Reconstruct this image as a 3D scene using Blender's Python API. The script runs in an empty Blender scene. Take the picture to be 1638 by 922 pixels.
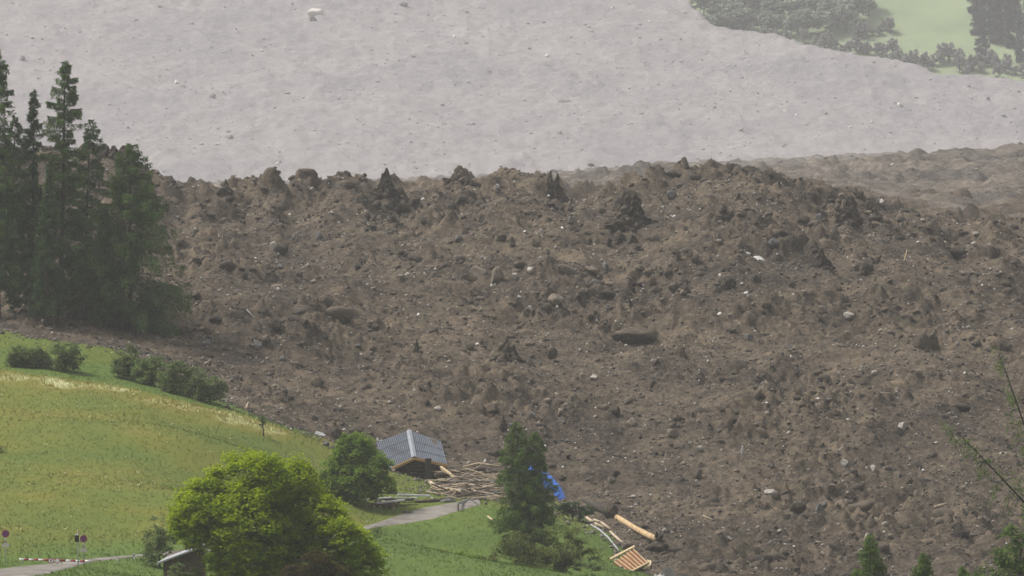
import bpy, bmesh, math, random
import numpy as np
from math import radians, sin, cos, pi

# ------------------------------------------------------------------ camera, world, sun, exposure
sc = bpy.context.scene
F, CX, CY, CZ, PITCH = 10000.0, 819.0, 461.0, 60.0, radians(-2.0)
cd = bpy.data.cameras.new('camera'); cam = bpy.data.objects.new('camera', cd)
sc.collection.objects.link(cam); sc.camera = cam
cam.location = (0, 0, CZ); cam.rotation_euler = (pi/2 + PITCH, 0, 0)
cd.sensor_width = 36.0; cd.lens = 36.0*F/1638.0; cd.clip_start = 1.0; cd.clip_end = 9000.0

SUN_EL, SUN_AZ = radians(58), radians(-78)          # azimuth from +Y (away from the camera), negative = left
w = bpy.data.worlds.new('World'); sc.world = w; w.use_nodes = True
nt = w.node_tree; bg = nt.nodes['Background']
sky = nt.nodes.new('ShaderNodeTexSky'); sky.sky_type = 'NISHITA'; sky.sun_disc = False
sky.sun_elevation = SUN_EL; sky.sun_rotation = SUN_AZ; sky.dust_density = 4.0; sky.air_density = 1.0
hs = nt.nodes.new('ShaderNodeHueSaturation'); hs.inputs['Saturation'].default_value = 0.16   # grey overcast
nt.links.new(sky.outputs[0], hs.inputs['Color']); nt.links.new(hs.outputs[0], bg.inputs['Color'])
bg.inputs['Strength'].default_value = 0.085
sl = bpy.data.lights.new('sun', 'SUN'); so = bpy.data.objects.new('sun', sl); sc.collection.objects.link(so)
sl.energy = 1.5; sl.angle = radians(12); sl.color = (1.0, 0.965, 0.91)
so.rotation_euler = (pi/2 - SUN_EL, 0, pi - SUN_AZ)
so.location = (0, 0, 400)
vs = sc.view_settings; vs.view_transform = 'Standard'; vs.look = 'None'; vs.gamma = 1.0; vs.exposure = 1.05
sc.cycles.use_denoising = True; sc.cycles.denoising_prefilter = 'FAST'; sc.cycles.use_adaptive_sampling = False
sc.cycles.max_bounces = 8; sc.cycles.diffuse_bounces = 5; sc.cycles.transmission_bounces = 5
sc.cycles.volume_bounces = 1; sc.cycles.transparent_max_bounces = 8
HAZE_DENSITY = 0.000108

COL = sc.collection
rng = np.random.default_rng(7); random.seed(7)

# ------------------------------------------------------------------ pixels -> rays
def ray(px, py):
    u, v = (px-CX)/F, (CY-py)/F
    dy = cos(PITCH) - v*sin(PITCH)
    return u/dy, (sin(PITCH) + v*cos(PITCH))/dy
def pt(px, py, y):
    a, b = ray(px, py)
    return np.array((a*y, y, CZ + b*y))

# ------------------------------------------------------------------ numpy noise
_perm = np.random.default_rng(3).permutation(256); _perm = np.concatenate([_perm, _perm, _perm])
def _h(ix, iy, k=0): return _perm[_perm[(ix + k*37) & 255] + (iy & 255)]
def perlin(x, y, k=0):
    ix, iy = np.floor(x).astype(int), np.floor(y).astype(int)
    fx, fy = x-ix, y-iy
    u, v = fx*fx*fx*(fx*(fx*6-15)+10), fy*fy*fy*(fy*(fy*6-15)+10)
    def g(i, j, dx, dy):
        a = _h(i, j, k)*(2*pi/256.0)
        return np.cos(a)*dx + np.sin(a)*dy
    a = g(ix, iy, fx, fy); b = g(ix+1, iy, fx-1, fy); c = g(ix, iy+1, fx, fy-1); d = g(ix+1, iy+1, fx-1, fy-1)
    return (a*(1-u)+b*u)*(1-v) + (c*(1-u)+d*u)*v
def ridged(x, y, k=0): return 1.0 - 2.0*np.abs(perlin(x, y, k)*1.4)
def fbm(x, y, k=0, o=4):
    s, a, t = 0.0, 1.0, 1.0
    for i in range(o):
        s = s + a*perlin(x*t, y*t, k+i); a *= .5; t *= 2.03
    return s
def lumps(x, y, k=0):
    """faceted lumps: each cell carries its own bump of its own height and tilt"""
    ix, iy = np.floor(x).astype(int), np.floor(y).astype(int)
    out = np.zeros_like(x)
    for di in (-1, 0, 1):
        for dj in (-1, 0, 1):
            i, j = ix+di, iy+dj
            h1 = _h(i, j, k); h2 = _h(j, i, k+5); h3 = _h(i, j, k+9)
            cx = i + .5 + (h1/255.-.5)*.9; cy = j + .5 + (h2/255.-.5)*.9
            dx, dy = x-cx, y-cy
            a = h3*(2*pi/256.); sx = .55 + .5*(h2/255.)
            ex = (dx*np.cos(a)+dy*np.sin(a))/sx; ey = (-dx*np.sin(a)+dy*np.cos(a))*1.25
            r = np.maximum(np.abs(ex)+.45*np.abs(ey), np.abs(ey)+.45*np.abs(ex))
            b = np.clip(1.9*(1-r/(.62+.33*h3/255.)), 0, 1); b = b*b*(3-2*b)*(.18+.82*(h1/255.)**1.6)*(1+.75*ex*np.where(h2 > 128, 1, -1)-.35*ey)
            out = np.maximum(out, b)
    return out
def sstep(a, b, x):
    t = np.clip((x-a)/(b-a), 0, 1); return t*t*(3-2*t)

# ------------------------------------------------------------------ thin plate splines through measured points
class TPS:
    def __init__(s, pts, lam=2e-3):
        P = np.array([pt(*p) for p in pts]); s.c = P[:, :2]/100.0; n = len(P)
        K = s.phi(s.c) + lam*np.eye(n); A = np.zeros((n+3, n+3)); A[:n, :n] = K
        Q = np.c_[np.ones(n), s.c]; A[:n, n:] = Q; A[n:, :n] = Q.T
        s.w = np.linalg.solve(A, np.r_[P[:, 2], 0, 0, 0])
    def phi(s, q):
        d2 = ((q[:, None, :]-s.c[None, :, :])**2).sum(-1)
        return np.where(d2 > 1e-12, .5*d2*np.log(np.maximum(d2, 1e-12)), 0)
    def __call__(s, x, y):
        q = np.c_[np.ravel(x), np.ravel(y)]/100.0; out = np.empty(len(q))
        for i in range(0, len(q), 20000):
            b = q[i:i+20000]; out[i:i+20000] = s.phi(b)@s.w[:-3] + s.w[-3] + b@s.w[-2:]
        return out.reshape(np.shape(x))
class Grid:
    """regular xy grid with bilinear lookup"""
    def __init__(s, x0, x1, y0, y1, d, fn):
        s.x0, s.y0, s.d = x0, y0, d
        s.nx, s.ny = int((x1-x0)/d)+1, int((y1-y0)/d)+1
        X, Y = np.meshgrid(x0+np.arange(s.nx)*d, y0+np.arange(s.ny)*d); s.z = fn(X, Y)
    def __call__(s, x, y):
        u = np.clip((np.asarray(x, float)-s.x0)/s.d, 0, s.nx-1.001); v = np.clip((np.asarray(y, float)-s.y0)/s.d, 0, s.ny-1.001)
        i, j = u.astype(int), v.astype(int); a, b = u-i, v-j; z = s.z
        return (z[j, i]*(1-a)+z[j, i+1]*a)*(1-b) + (z[j+1, i]*(1-a)+z[j+1, i+1]*a)*b

G_PTS = [(-300, 900, 490), (-300, 700, 600), (-300, 520, 690), (0, 922, 482), (0, 905, 500), (0, 885, 514), (0, 850, 530), (0, 750, 575), (0, 650, 625), (0, 600, 650), (0, 530, 690),
         (100, 915, 496), (110, 885, 516), (200, 922, 490), (215, 890, 522), (200, 850, 540), (200, 750, 580), (200, 650, 630), (200, 590, 670), (200, 550, 692),
         (400, 720, 605), (400, 680, 635), (360, 640, 662), (400, 800, 560), (400, 860, 530), (520, 715, 640), (500, 692, 656), (560, 800, 612),
         (600, 780, 628), (600, 750, 655), (650, 755, 658), (720, 745, 668), (640, 800, 614), (690, 775, 640),
         (600, 846, 597), (600, 832, 604), (690, 834, 603), (690, 806, 613), (760, 810, 610), (760, 795, 622), (690, 870, 592), (620, 900, 572), (700, 910, 575),
         (800, 830, 608), (840, 870, 595), (900, 840, 612), (900, 880, 600), (960, 862, 616), (980, 900, 603), (1040, 922, 600), (850, 922, 570),
         (425, 985, 470), (200, 985, 455), (0, 985, 450), (600, 985, 500), (850, 1000, 500), (1100, 1010, 505), (1638, 1010, 505), (1900, 1010, 505),
         (425, 1100, 400), (0, 1100, 400), (850, 1090, 400), (1300, 1090, 400), (1638, 1090, 400), (1100, 930, 598), (1400, 930, 600), (1700, 930, 600),
         (900, 760, 680), (1200, 760, 680), (1600, 760, 680), (500, 640, 720), (0, 480, 760), (300, 540, 760), (900, 600, 760)]
D_PTS = [(-300, 930, 480), (-300, 700, 590), (0, 528, 692), (-250, 515, 700), (80, 543, 690), (180, 556, 690), (290, 600, 668), (385, 650, 655), (500, 694, 653), (600, 746, 657), (690, 755, 660),
         (800, 795, 628), (905, 800, 634), (985, 865, 616), (1042, 912, 602), (1100, 922, 602), (1300, 922, 606), (1638, 922, 610), (1900, 922, 612), (1100, 1000, 565), (1638, 1000, 570), (1900, 1000, 570), (800, 900, 590),
         (30, 505, 702), (150, 515, 706), (280, 500, 718), (100, 420, 760), (-250, 420, 760), (120, 300, 830), (185, 242, 862), (130, 236, 872), (-250, 232, 880), (250, 285, 850),
         (300, 430, 770), (400, 600, 690), (400, 500, 728), (600, 600, 702), (600, 690, 672), (600, 450, 762), (400, 400, 792), (600, 360, 815), (400, 330, 836),
         (800, 740, 664), (800, 670, 684), (800, 600, 705), (800, 500, 742), (800, 440, 766), (800, 370, 806), (1000, 830, 640), (1000, 720, 668), (1000, 600, 703), (1000, 500, 742), (1000, 440, 768), (1000, 370, 806),
         (1200, 830, 638), (1200, 720, 668), (1200, 600, 704), (1200, 500, 740), (1200, 440, 766), (1200, 350, 812), (1400, 830, 640), (1400, 720, 670), (1400, 600, 705), (1400, 500, 742), (1400, 400, 790),
         (1600, 830, 640), (1600, 720, 670), (1600, 600, 706), (1600, 500, 745), (1600, 430, 790), (1850, 830, 640), (1850, 600, 706), (1850, 430, 790),
         (300, 290, 858), (400, 281, 872), (520, 280, 880), (620, 287, 884), (740, 281, 884), (840, 279, 882), (920, 292, 872), (1000, 287, 874), (1070, 270, 872), (1120, 265, 868), (1200, 272, 862), (1260, 284, 856), (1320, 300, 852), (1400, 320, 848), (1480, 346, 842), (1560, 374, 836), (1638, 392, 835), (1850, 400, 835),
         (-200, 300, 960), (180, 300, 950), (400, 325, 980), (740, 325, 985), (1000, 325, 985), (1150, 315, 975), (1300, 330, 950), (1450, 350, 930), (1560, 362, 920), (1638, 360, 920), (1850, 360, 920)]
R_PTS = [(-400, 310, 960), (180, 315, 960), (400, 325, 980), (740, 325, 985), (1000, 325, 985), (1150, 315, 975), (1300, 325, 955), (1450, 335, 945), (1560, 345, 945), (1638, 345, 945), (1900, 345, 945),
         (1638, 305, 1150), (1900, 290, 1150), (1540, 320, 1100), (1400, 302, 1080), (1638, 275, 1300), (1500, 290, 1300), (1638, 246, 1480), (1530, 249, 1450), (1440, 276, 1350), (1340, 284, 1250), (1270, 284, 1230), (1200, 292, 1250), (1900, 225, 1500),
         (950, 280, 1300), (880, 300, 1300), (1030, 282, 1320), (780, 318, 1300), (600, 325, 1300), (300, 325, 1300), (0, 325, 1300), (-300, 325, 1300), (1638, 252, 1800), (1450, 262, 1800), (1300, 268, 1800), (1150, 276, 1800), (1000, 278, 1800), (880, 292, 1800), (650, 315, 1600), (650, 315, 2000), (400, 315, 1800), (100, 315, 1600), (-400, 315, 1800), (2000, 250, 1800),
         (1638, 250, 2300), (1300, 260, 2300), (1000, 274, 2300), (800, 305, 2300), (300, 315, 2300), (-400, 315, 2300), (2000, 240, 2300), (-500, 305, 3000), (400, 305, 3000), (800, 298, 3000), (1000, 272, 3000), (1300, 252, 3000), (1700, 244, 3000), (2200, 236, 3000)]
def trend_grid():
    g = Grid(-150, 150, 380, 1020, 2.0, TPS(G_PTS)); d = Grid(-150, 150, 380, 1020, 2.0, TPS(D_PTS)); return g, d
Gt, Dt = trend_grid()
Rt = Grid(-420, 420, 900, 3020, 6.0, TPS(R_PTS))
def march(fn, px, py, y0=385., y1=1000., dy=.1):
    a, b = ray(px, py); y = y1
    for st in (dy*7, dy):                                # coarse steps, then fine ones inside the step that hit
        ys = np.arange(y0, y1, st); k = np.nonzero(CZ + b*ys <= fn(a*ys, ys))[0]
        if not len(k): break
        y = ys[k[0]]; y0, y1 = y - st - dy, y + dy
    return np.array((a*y, y, float(fn(np.array([a*y]), np.array([y]))[0])))
def meadow_base(x, y): return Gt(x, y) + .22*perlin(x/9., y/9., 11)
# edge of the slide: pixels on the meadow
EDGE_PX = [(-420, 500), (-200, 512), (-60, 520), (0, 529), (60, 541), (120, 549), (180, 557), (230, 579), (290, 601), (350, 633), (385, 651), (430, 673), (500, 695), (545, 716), (600, 747), (640, 752), (690, 757),
           (708, 775), (702, 789), (745, 799), (800, 799), (870, 800), (905, 803), (940, 829), (985, 866), (1012, 886), (1042, 914), (1060, 940)]
EDGE = np.array([march(meadow_base, *p)[:2] for p in EDGE_PX])
EDGE = np.r_[EDGE, [[22, 560], [30, 540], [160, 535]]]
POLY = np.r_[EDGE, [[160, 1100], [-160, 1100], [-160, EDGE[0, 1]]]]
def inside(P, x, y):
    r = np.zeros(np.shape(x), bool); n = len(P)
    for i in range(n):
        x1, y1 = P[i]; x2, y2 = P[(i+1) % n]
        c = (y1 > y) != (y2 > y)
        r ^= c & (x < (x2-x1)*(y-y1)/(y2-y1 + 1e-12) + x1)
    return r
def polydist(P, x, y, sy=1.0):
    d = np.full(np.shape(x), 1e9)
    for (x1, y1), (x2, y2) in zip(P[:-1], P[1:]):
        ux, uy = x2-x1, (y2-y1)*sy; t = np.clip(((x-x1)*ux + (y-y1)*sy*uy)/(ux*ux+uy*uy+1e-9), 0, 1)
        d = np.minimum(d, np.hypot(x-x1-t*ux, (y-y1)*sy-t*uy))
    return d
SD = Grid(-150, 150, 380, 1020, 1.0, lambda x, y: polydist(EDGE, x, y)*np.where(inside(POLY, x, y), 1, -1))
def sd(x, y): return SD(x, y) + 2.6*perlin(x/8., y/11., 23) + 1.4*perlin(x/3., y/3., 21) + .6*perlin(x/1.1, y/1.1, 22)
def meadow_z(x, y):
    s = SD(x, y)
    return meadow_base(x, y) - np.clip(s-1.5, 0, 40)*.35
def debris_noise(x, y, big=1.0):
    wx = x + 2.2*perlin(x/7., y/7., 31) + .8*perlin(x/2.2, y/2.2, 44); wy = y + 2.2*perlin(x/7., y/7., 32) + .8*perlin(x/2.2, y/2.2, 45)
    up = .55 + .6*sstep(690, 800, y)
    rough = .30 + 1.2*sstep(-.3, .4, perlin(x/22., y/26., 42) + .35*perlin(x/7., y/9., 43))
    n = big*(3.3*perlin(wx/46., wy/40., 46) + 2.8*fbm(wx/21., wy*.7/21., 33, 2) + 1.2*(ridged((wx+.5*wy)/16., (wy-.4*wx)/26., 47)-.35))
    n = n + up*rough*(.95*(ridged(wx/8., wy*.62/8., 34)-.35) + .36*ridged(wx/3.4, wy*.7/3.4, 48) + .95*(lumps(wx/5.6, wy*.75/5.6, 35)-.2))
    n = n + rough*(.62*(lumps(wx/2.6+9, wy*.8/2.6, 36)-.2) + .26*ridged(wx/1.5, wy*.8/1.5, 49) + .42*(lumps(wx/1.25, wy*.8/1.25, 37)-.2)) + .24*(lumps(x/.6, y*.9/.6, 38)-.2)
    return n
CREST_T = [(-300, 236), (120, 238), (160, 240), (190, 246), (225, 262), (262, 284), (300, 287), (340, 290), (362, 297), (380, 288), (400, 280), (425, 279), (455, 283), (480, 282), (505, 279), (545, 278), (590, 286), (640, 286), (690, 287), (720, 280), (760, 277), (800, 275), (850, 272), (872, 279), (905, 291), (945, 293), (990, 287), (1010, 278), (1045, 270), (1070, 267), (1100, 266), (1130, 262), (1170, 264), (1210, 268), (1250, 278), (1290, 288), (1340, 299), (1400, 318), (1440, 331), (1480, 340), (1560, 351), (1638, 351), (1900, 351)]
CFX, CFV = np.linspace(-.11, .11, 220), np.zeros(220)      # angle, height correction: the skyline follows the measured crest
def crest_fix(x, y): return np.interp(x/y, CFX, CFV)*sstep(760, 850, y)
def debris_z(x, y):
    s = sd(x, y); w = sstep(0, 9, s)
    g = meadow_base(x, y)
    z = w*(Dt(x, y) + crest_fix(x, y)) + (1-w)*(g + .25*np.clip(s, 0, 3)) + debris_noise(x, y, sstep(4, 38, s))*(.28+.72*w)*sstep(-2., 3., s)
    far = sstep(900, 985, y)
    z = z*(1-far) + far*(Rt(x, y) + debris_noise(x, y)*.8)
    return np.where(s < 0, np.minimum(z, g - .25*np.clip(-s, 0, 3)), z)
ysr = np.arange(780., 935., .8)
for _ in range(3):
    X, Y = CFX[:, None]*ysr[None], np.repeat(ysr[None], 220, 0); Zc = debris_z(X, Y); ang = (Zc-CZ)/Y; k = ang.argmax(1)
    px_ = CX + CFX*F*cos(PITCH); row = np.interp(px_, [c[0] for c in CREST_T], [c[1] for c in CREST_T]); want = np.array([ray(CX, r_)[1] for r_ in row])
    e_ = (want - ang.max(1))*ysr[k]; e_ = np.convolve(np.pad(e_, 3, mode='edge'), np.ones(7)/7, 'valid'); CFV = CFV + e_
def rear_noise(x, y):
    wx = x + 3*perlin(x/9., y/9., 55); wy = y + 3*perlin(x/9., y/9., 56)
    return 2.6*fbm(wx/55., wy/60., 51, 3) + 2.0*(ridged(wx/20., wy/26., 52)-.3) + 1.6*(lumps(wx/9., wy/11., 53)-.3) + 1.1*(lumps(wx/4., wy/5., 54)-.3) + .5*ridged(wx/3., wy/4., 57) - .8
def rear_z(x, y):
    return Rt(x, y) + rear_noise(x, y)*(.45+.55*sstep(930, 1100, y))
# the far slide: a steep apron; right of its crest it drops behind itself and a hillside rises
CREST_PX = [(-900, -900), (1000, -700), (1085, -60), (1105, 5), (1150, 42), (1200, 50), (1245, 55), (1300, 74), (1340, 84), (1400, 92), (1440, 100), (1500, 122), (1560, 121), (1600, 126), (1640, 132), (1800, 150), (2300, 190)]
FY0, FSL = 2950., None
def far_plane(x, y):
    # row 300 at y=2950 to row 0 at y=3330
    z0 = CZ + 2950*ray(819, 300)[1]; z1 = CZ + 3330*ray(819, 0)[1]
    return z0 + (y-2950)*(z1-z0)/380.
_cx, _cy = [], []
for p in CREST_PX:
    a, b = ray(*p); ys = np.arange(2900, 4600, 2.); k = np.nonzero(CZ+b*ys <= far_plane(a*ys, ys))[0]
    y = ys[k[0]] if len(k) else 4600.
    _cx.append(a*3200.); _cy.append(y)
def crest_y(x): return np.interp(x, _cx, _cy)
def far_z(x, y):
    n = 2.6*fbm(x/90., y/90., 61, 3) + 1.3*(ridged(x/40.+.004*y, y/60., 62)-.2) + 1.1*(lumps(x/14., y/20., 63)-.25) + .9*(lumps(x/5.5, y/8., 64)-.25) + .5*(lumps(x/2.6, y/4., 65)-.25)
    c = crest_y(x); over = np.clip(y-c, 0, 400)
    lip = 1.6*np.exp(-((y-c+9)/9.)**2)
    return far_plane(x, y) + n + lip - over*.55
def hill_z(x, y):
    z0 = CZ + 3180*ray(1500, 160)[1]
    h = z0 + (y-3180)*.36 + 2.5*fbm(x/70., y/70., 71, 3) + .8*perlin(x/15., y/15., 72)
    return np.minimum(h, far_plane(x, y) - 4 + 40*sstep(-10, 60, y-crest_y(x)))

# ------------------------------------------------------------------ mesh helpers
def mesh_np(name, V, Fc, mat=None, attrs=None, smooth=False):
    V = np.ascontiguousarray(V, dtype=np.float32); Fc = np.ascontiguousarray(Fc, dtype=np.int32); n, k = Fc.shape
    me = bpy.data.meshes.new(name); me.vertices.add(len(V)); me.vertices.foreach_set('co', V.ravel())
    me.loops.add(n*k); me.loops.foreach_set('vertex_index', Fc.ravel())
    me.polygons.add(n); me.polygons.foreach_set('loop_start', np.arange(0, n*k, k, dtype=np.int32))
    if smooth: me.polygons.foreach_set('use_smooth', np.ones(n, bool))
    me.update(calc_edges=True)
    for a, v in (attrs or {}).items():
        at = me.attributes.new(a, 'FLOAT', 'POINT'); at.data.foreach_set('value', np.ascontiguousarray(v, np.float32))
    if mat: me.materials.append(mat)
    return me
def mesh_py(name, V, Fc, mat=None, smooth=False):
    me = bpy.data.meshes.new(name); me.from_pydata([tuple(map(float, v)) for v in V], [], [tuple(map(int, f)) for f in Fc])
    if smooth: me.polygons.foreach_set('use_smooth', np.ones(len(Fc), bool))
    me.update()
    if mat: me.materials.append(mat)
    return me
def obj(name, me, parent=None, loc=None):
    o = bpy.data.objects.new(name, me); COL.objects.link(o)
    if parent is not None: o.parent = parent
    if loc is not None: o.location = tuple(map(float, loc))
    return o
def tag(o, label, cat, group=None):
    o['label'] = label; o['category'] = cat
    if group: o['group'] = group
    return o
def thing(name, label, cat, loc, group=None):
    return tag(obj(name, None, None, loc), label, cat, group)
def kind(o, k): o['kind'] = k; return o
def copy_tree(o, parent=None):
    c = o.copy(); COL.objects.link(c); c.parent = parent
    for ch in list(o.children): copy_tree(ch, c)
    return c
class MB:
    def __init__(s): s.v, s.f = [], []
    def add(s, V, Fc):
        b = len(s.v); s.v += [tuple(p) for p in V]; s.f += [tuple(i+b for i in f) for f in Fc]; return s
    def hexa(s, c): return s.add(c, [(0, 3, 2, 1), (4, 5, 6, 7), (0, 1, 5, 4), (1, 2, 6, 5), (2, 3, 7, 6), (3, 0, 4, 7)])
    def box(s, x0, x1, y0, y1, z0, z1): return s.hexa([(x0, y0, z0), (x1, y0, z0), (x1, y1, z0), (x0, y1, z0), (x0, y0, z1), (x1, y0, z1), (x1, y1, z1), (x0, y1, z1)])
    def beam(s, p, q, w, h, up=(0, 0, 1)):
        p, q, up = np.array(p, float), np.array(q, float), np.array(up, float)
        d = (q-p)/np.linalg.norm(q-p); a = np.cross(d, up); a /= np.linalg.norm(a)+1e-9; b = np.cross(a, d); a, b = a*w/2, b*h/2
        return s.hexa([p-a-b, p+a-b, q+a-b, q-a-b, p-a+b, p+a+b, q+a+b, q-a+b])
    def tube(s, pts, rad, n=6, cap=True):
        pts = np.array(pts, float); m = len(pts); V = []
        for i in range(m):
            d = pts[min(i+1, m-1)]-pts[max(i-1, 0)]; d = d/(np.linalg.norm(d)+1e-9)
            u = np.cross(d, (0, 0, 1) if abs(d[2]) < .9 else (0, 1, 0)); u /= np.linalg.norm(u); v = np.cross(d, u)
            r = rad[i] if hasattr(rad, '__len__') else rad
            for k in range(n): V.append(pts[i] + r*(cos(2*pi*k/n)*u + sin(2*pi*k/n)*v))
        Fc = [(i*n+k, i*n+(k+1) % n, (i+1)*n+(k+1) % n, (i+1)*n+k) for i in range(m-1) for k in range(n)]
        if cap: Fc += [tuple(range(n-1, -1, -1)), tuple((m-1)*n+k for k in range(n))]
        return s.add(V, Fc)
    def disc(s, c, r, t, n=24, ax=(1, 0, 0), up=(0, 0, 1), r0=0.):
        c, ax, up = np.array(c, float), np.array(ax, float), np.array(up, float); nr = np.cross(ax, up)   # faces the camera
        P = lambda rr, dd: [c + rr*(cos(2*pi*k/n)*ax + sin(2*pi*k/n)*up) + nr*dd for k in range(n)]
        if r0 <= 0:
            return s.add(P(r, t/2)+P(r, -t/2), [tuple(range(n)), tuple(range(2*n-1, n-1, -1))] + [(k, n+k, n+(k+1) % n, (k+1) % n) for k in range(n)])
        V = P(r, t/2)+P(r, -t/2)+P(r0, t/2)+P(r0, -t/2); Fc = []
        for k in range(n):
            j = (k+1) % n
            Fc += [(k, j, 2*n+j, 2*n+k), (n+j, n+k, 3*n+k, 3*n+j), (k, n+k, n+j, j), (2*n+k, 2*n+j, 3*n+j, 3*n+k)]
        return s.add(V, Fc)
    def build(s, name, mat, parent=None, smooth=False, off=None):
        V = np.array(s.v, float)
        if off is not None: V = V - np.array(off)
        return obj(name, mesh_py(name, V, s.f, mat, smooth), parent)

# ------------------------------------------------------------------ materials
def new_mat(name):
    m = bpy.data.materials.new(name); m.use_nodes = True; n = m.node_tree
    for x in list(n.nodes):
        if x.type != 'OUTPUT_MATERIAL': n.nodes.remove(x)
    return m, n, [x for x in n.nodes if x.type == 'OUTPUT_MATERIAL'][0]
def N(n, t, **kw):
    x = n.nodes.new(t)
    for k, v in kw.items():
        if k in x.inputs: x.inputs[k].default_value = v
        else: setattr(x, k, v)
    return x
def ramp(n, stops, fac=None):
    r = n.nodes.new('ShaderNodeValToRGB'); e = r.color_ramp.elements
    while len(e) < len(stops): e.new(.5)
    for q, (p, c) in zip(e, stops): q.position = p; q.color = (*c, 1)
    if fac is not None: n.links.new(fac, r.inputs[0])
    return r
def noise(n, scale, detail=4, rough=.6, vec=None, **kw):
    x = N(n, 'ShaderNodeTexNoise', Scale=scale, Detail=detail, Roughness=rough, **kw)
    if vec is not None: n.links.new(vec, x.inputs['Vector'])
    return x
def mix(n, fac, a, b, mode='MIX'):
    x = n.nodes.new('ShaderNodeMix'); x.data_type = 'RGBA'; x.blend_type = mode
    for s, v in ((0, fac), (6, a), (7, b)):
        if hasattr(v, 'is_output'): n.links.new(v, x.inputs[s])
        else: x.inputs[s].default_value = v if s == 0 else (*v, 1)
    return x.outputs[2]
def mat(name, stops, scale=3., rough=.85, bump=.0, bdist=.02, stretch=(1, 1, 1), detail=5, attr=None, metal=0., spec=.25):
    m, n, out = new_mat(name); p = N(n, 'ShaderNodeBsdfPrincipled', Roughness=rough, Metallic=metal)
    p.inputs['Specular IOR Level'].default_value = spec
    tc = N(n, 'ShaderNodeTexCoord'); mp = N(n, 'ShaderNodeMapping'); mp.inputs['Scale'].default_value = stretch
    n.links.new(tc.outputs['Object'], mp.inputs[0]); nz = noise(n, scale, detail, .62, mp.outputs[0])
    f = nz.outputs[0]
    if attr:
        a = N(n, 'ShaderNodeAttribute', attribute_name=attr); mm = N(n, 'ShaderNodeMath', operation='ADD'); m2 = N(n, 'ShaderNodeMath', operation='MULTIPLY_ADD')
        m2.inputs[1].default_value = .5; m2.inputs[2].default_value = -.25; n.links.new(nz.outputs[0], m2.inputs[0])
        n.links.new(m2.outputs[0], mm.inputs[0]); n.links.new(a.outputs['Fac'], mm.inputs[1]); f = mm.outputs[0]
    r = ramp(n, stops, f); n.links.new(r.outputs[0], p.inputs['Base Color'])
    if bump:
        b = N(n, 'ShaderNodeBump', Strength=bump, Distance=bdist); n.links.new(nz.outputs[0], b.inputs['Height']); n.links.new(b.outputs[0], p.inputs['Normal'])
    n.links.new(p.outputs[0], out.inputs[0]); return m
def leaf_mat(name, stops, trans=.35):
    m, n, out = new_mat(name); a = N(n, 'ShaderNodeAttribute', attribute_name='tint'); r = ramp(n, stops, a.outputs['Fac'])
    d = N(n, 'ShaderNodeBsdfDiffuse'); t = N(n, 'ShaderNodeBsdfTranslucent'); x = N(n, 'ShaderNodeMixShader'); x.inputs[0].default_value = trans
    n.links.new(r.outputs[0], d.inputs[0]); n.links.new(r.outputs[0], t.inputs[0])
    n.links.new(d.outputs[0], x.inputs[1]); n.links.new(t.outputs[0], x.inputs[2]); n.links.new(x.outputs[0], out.inputs[0]); return m
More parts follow.
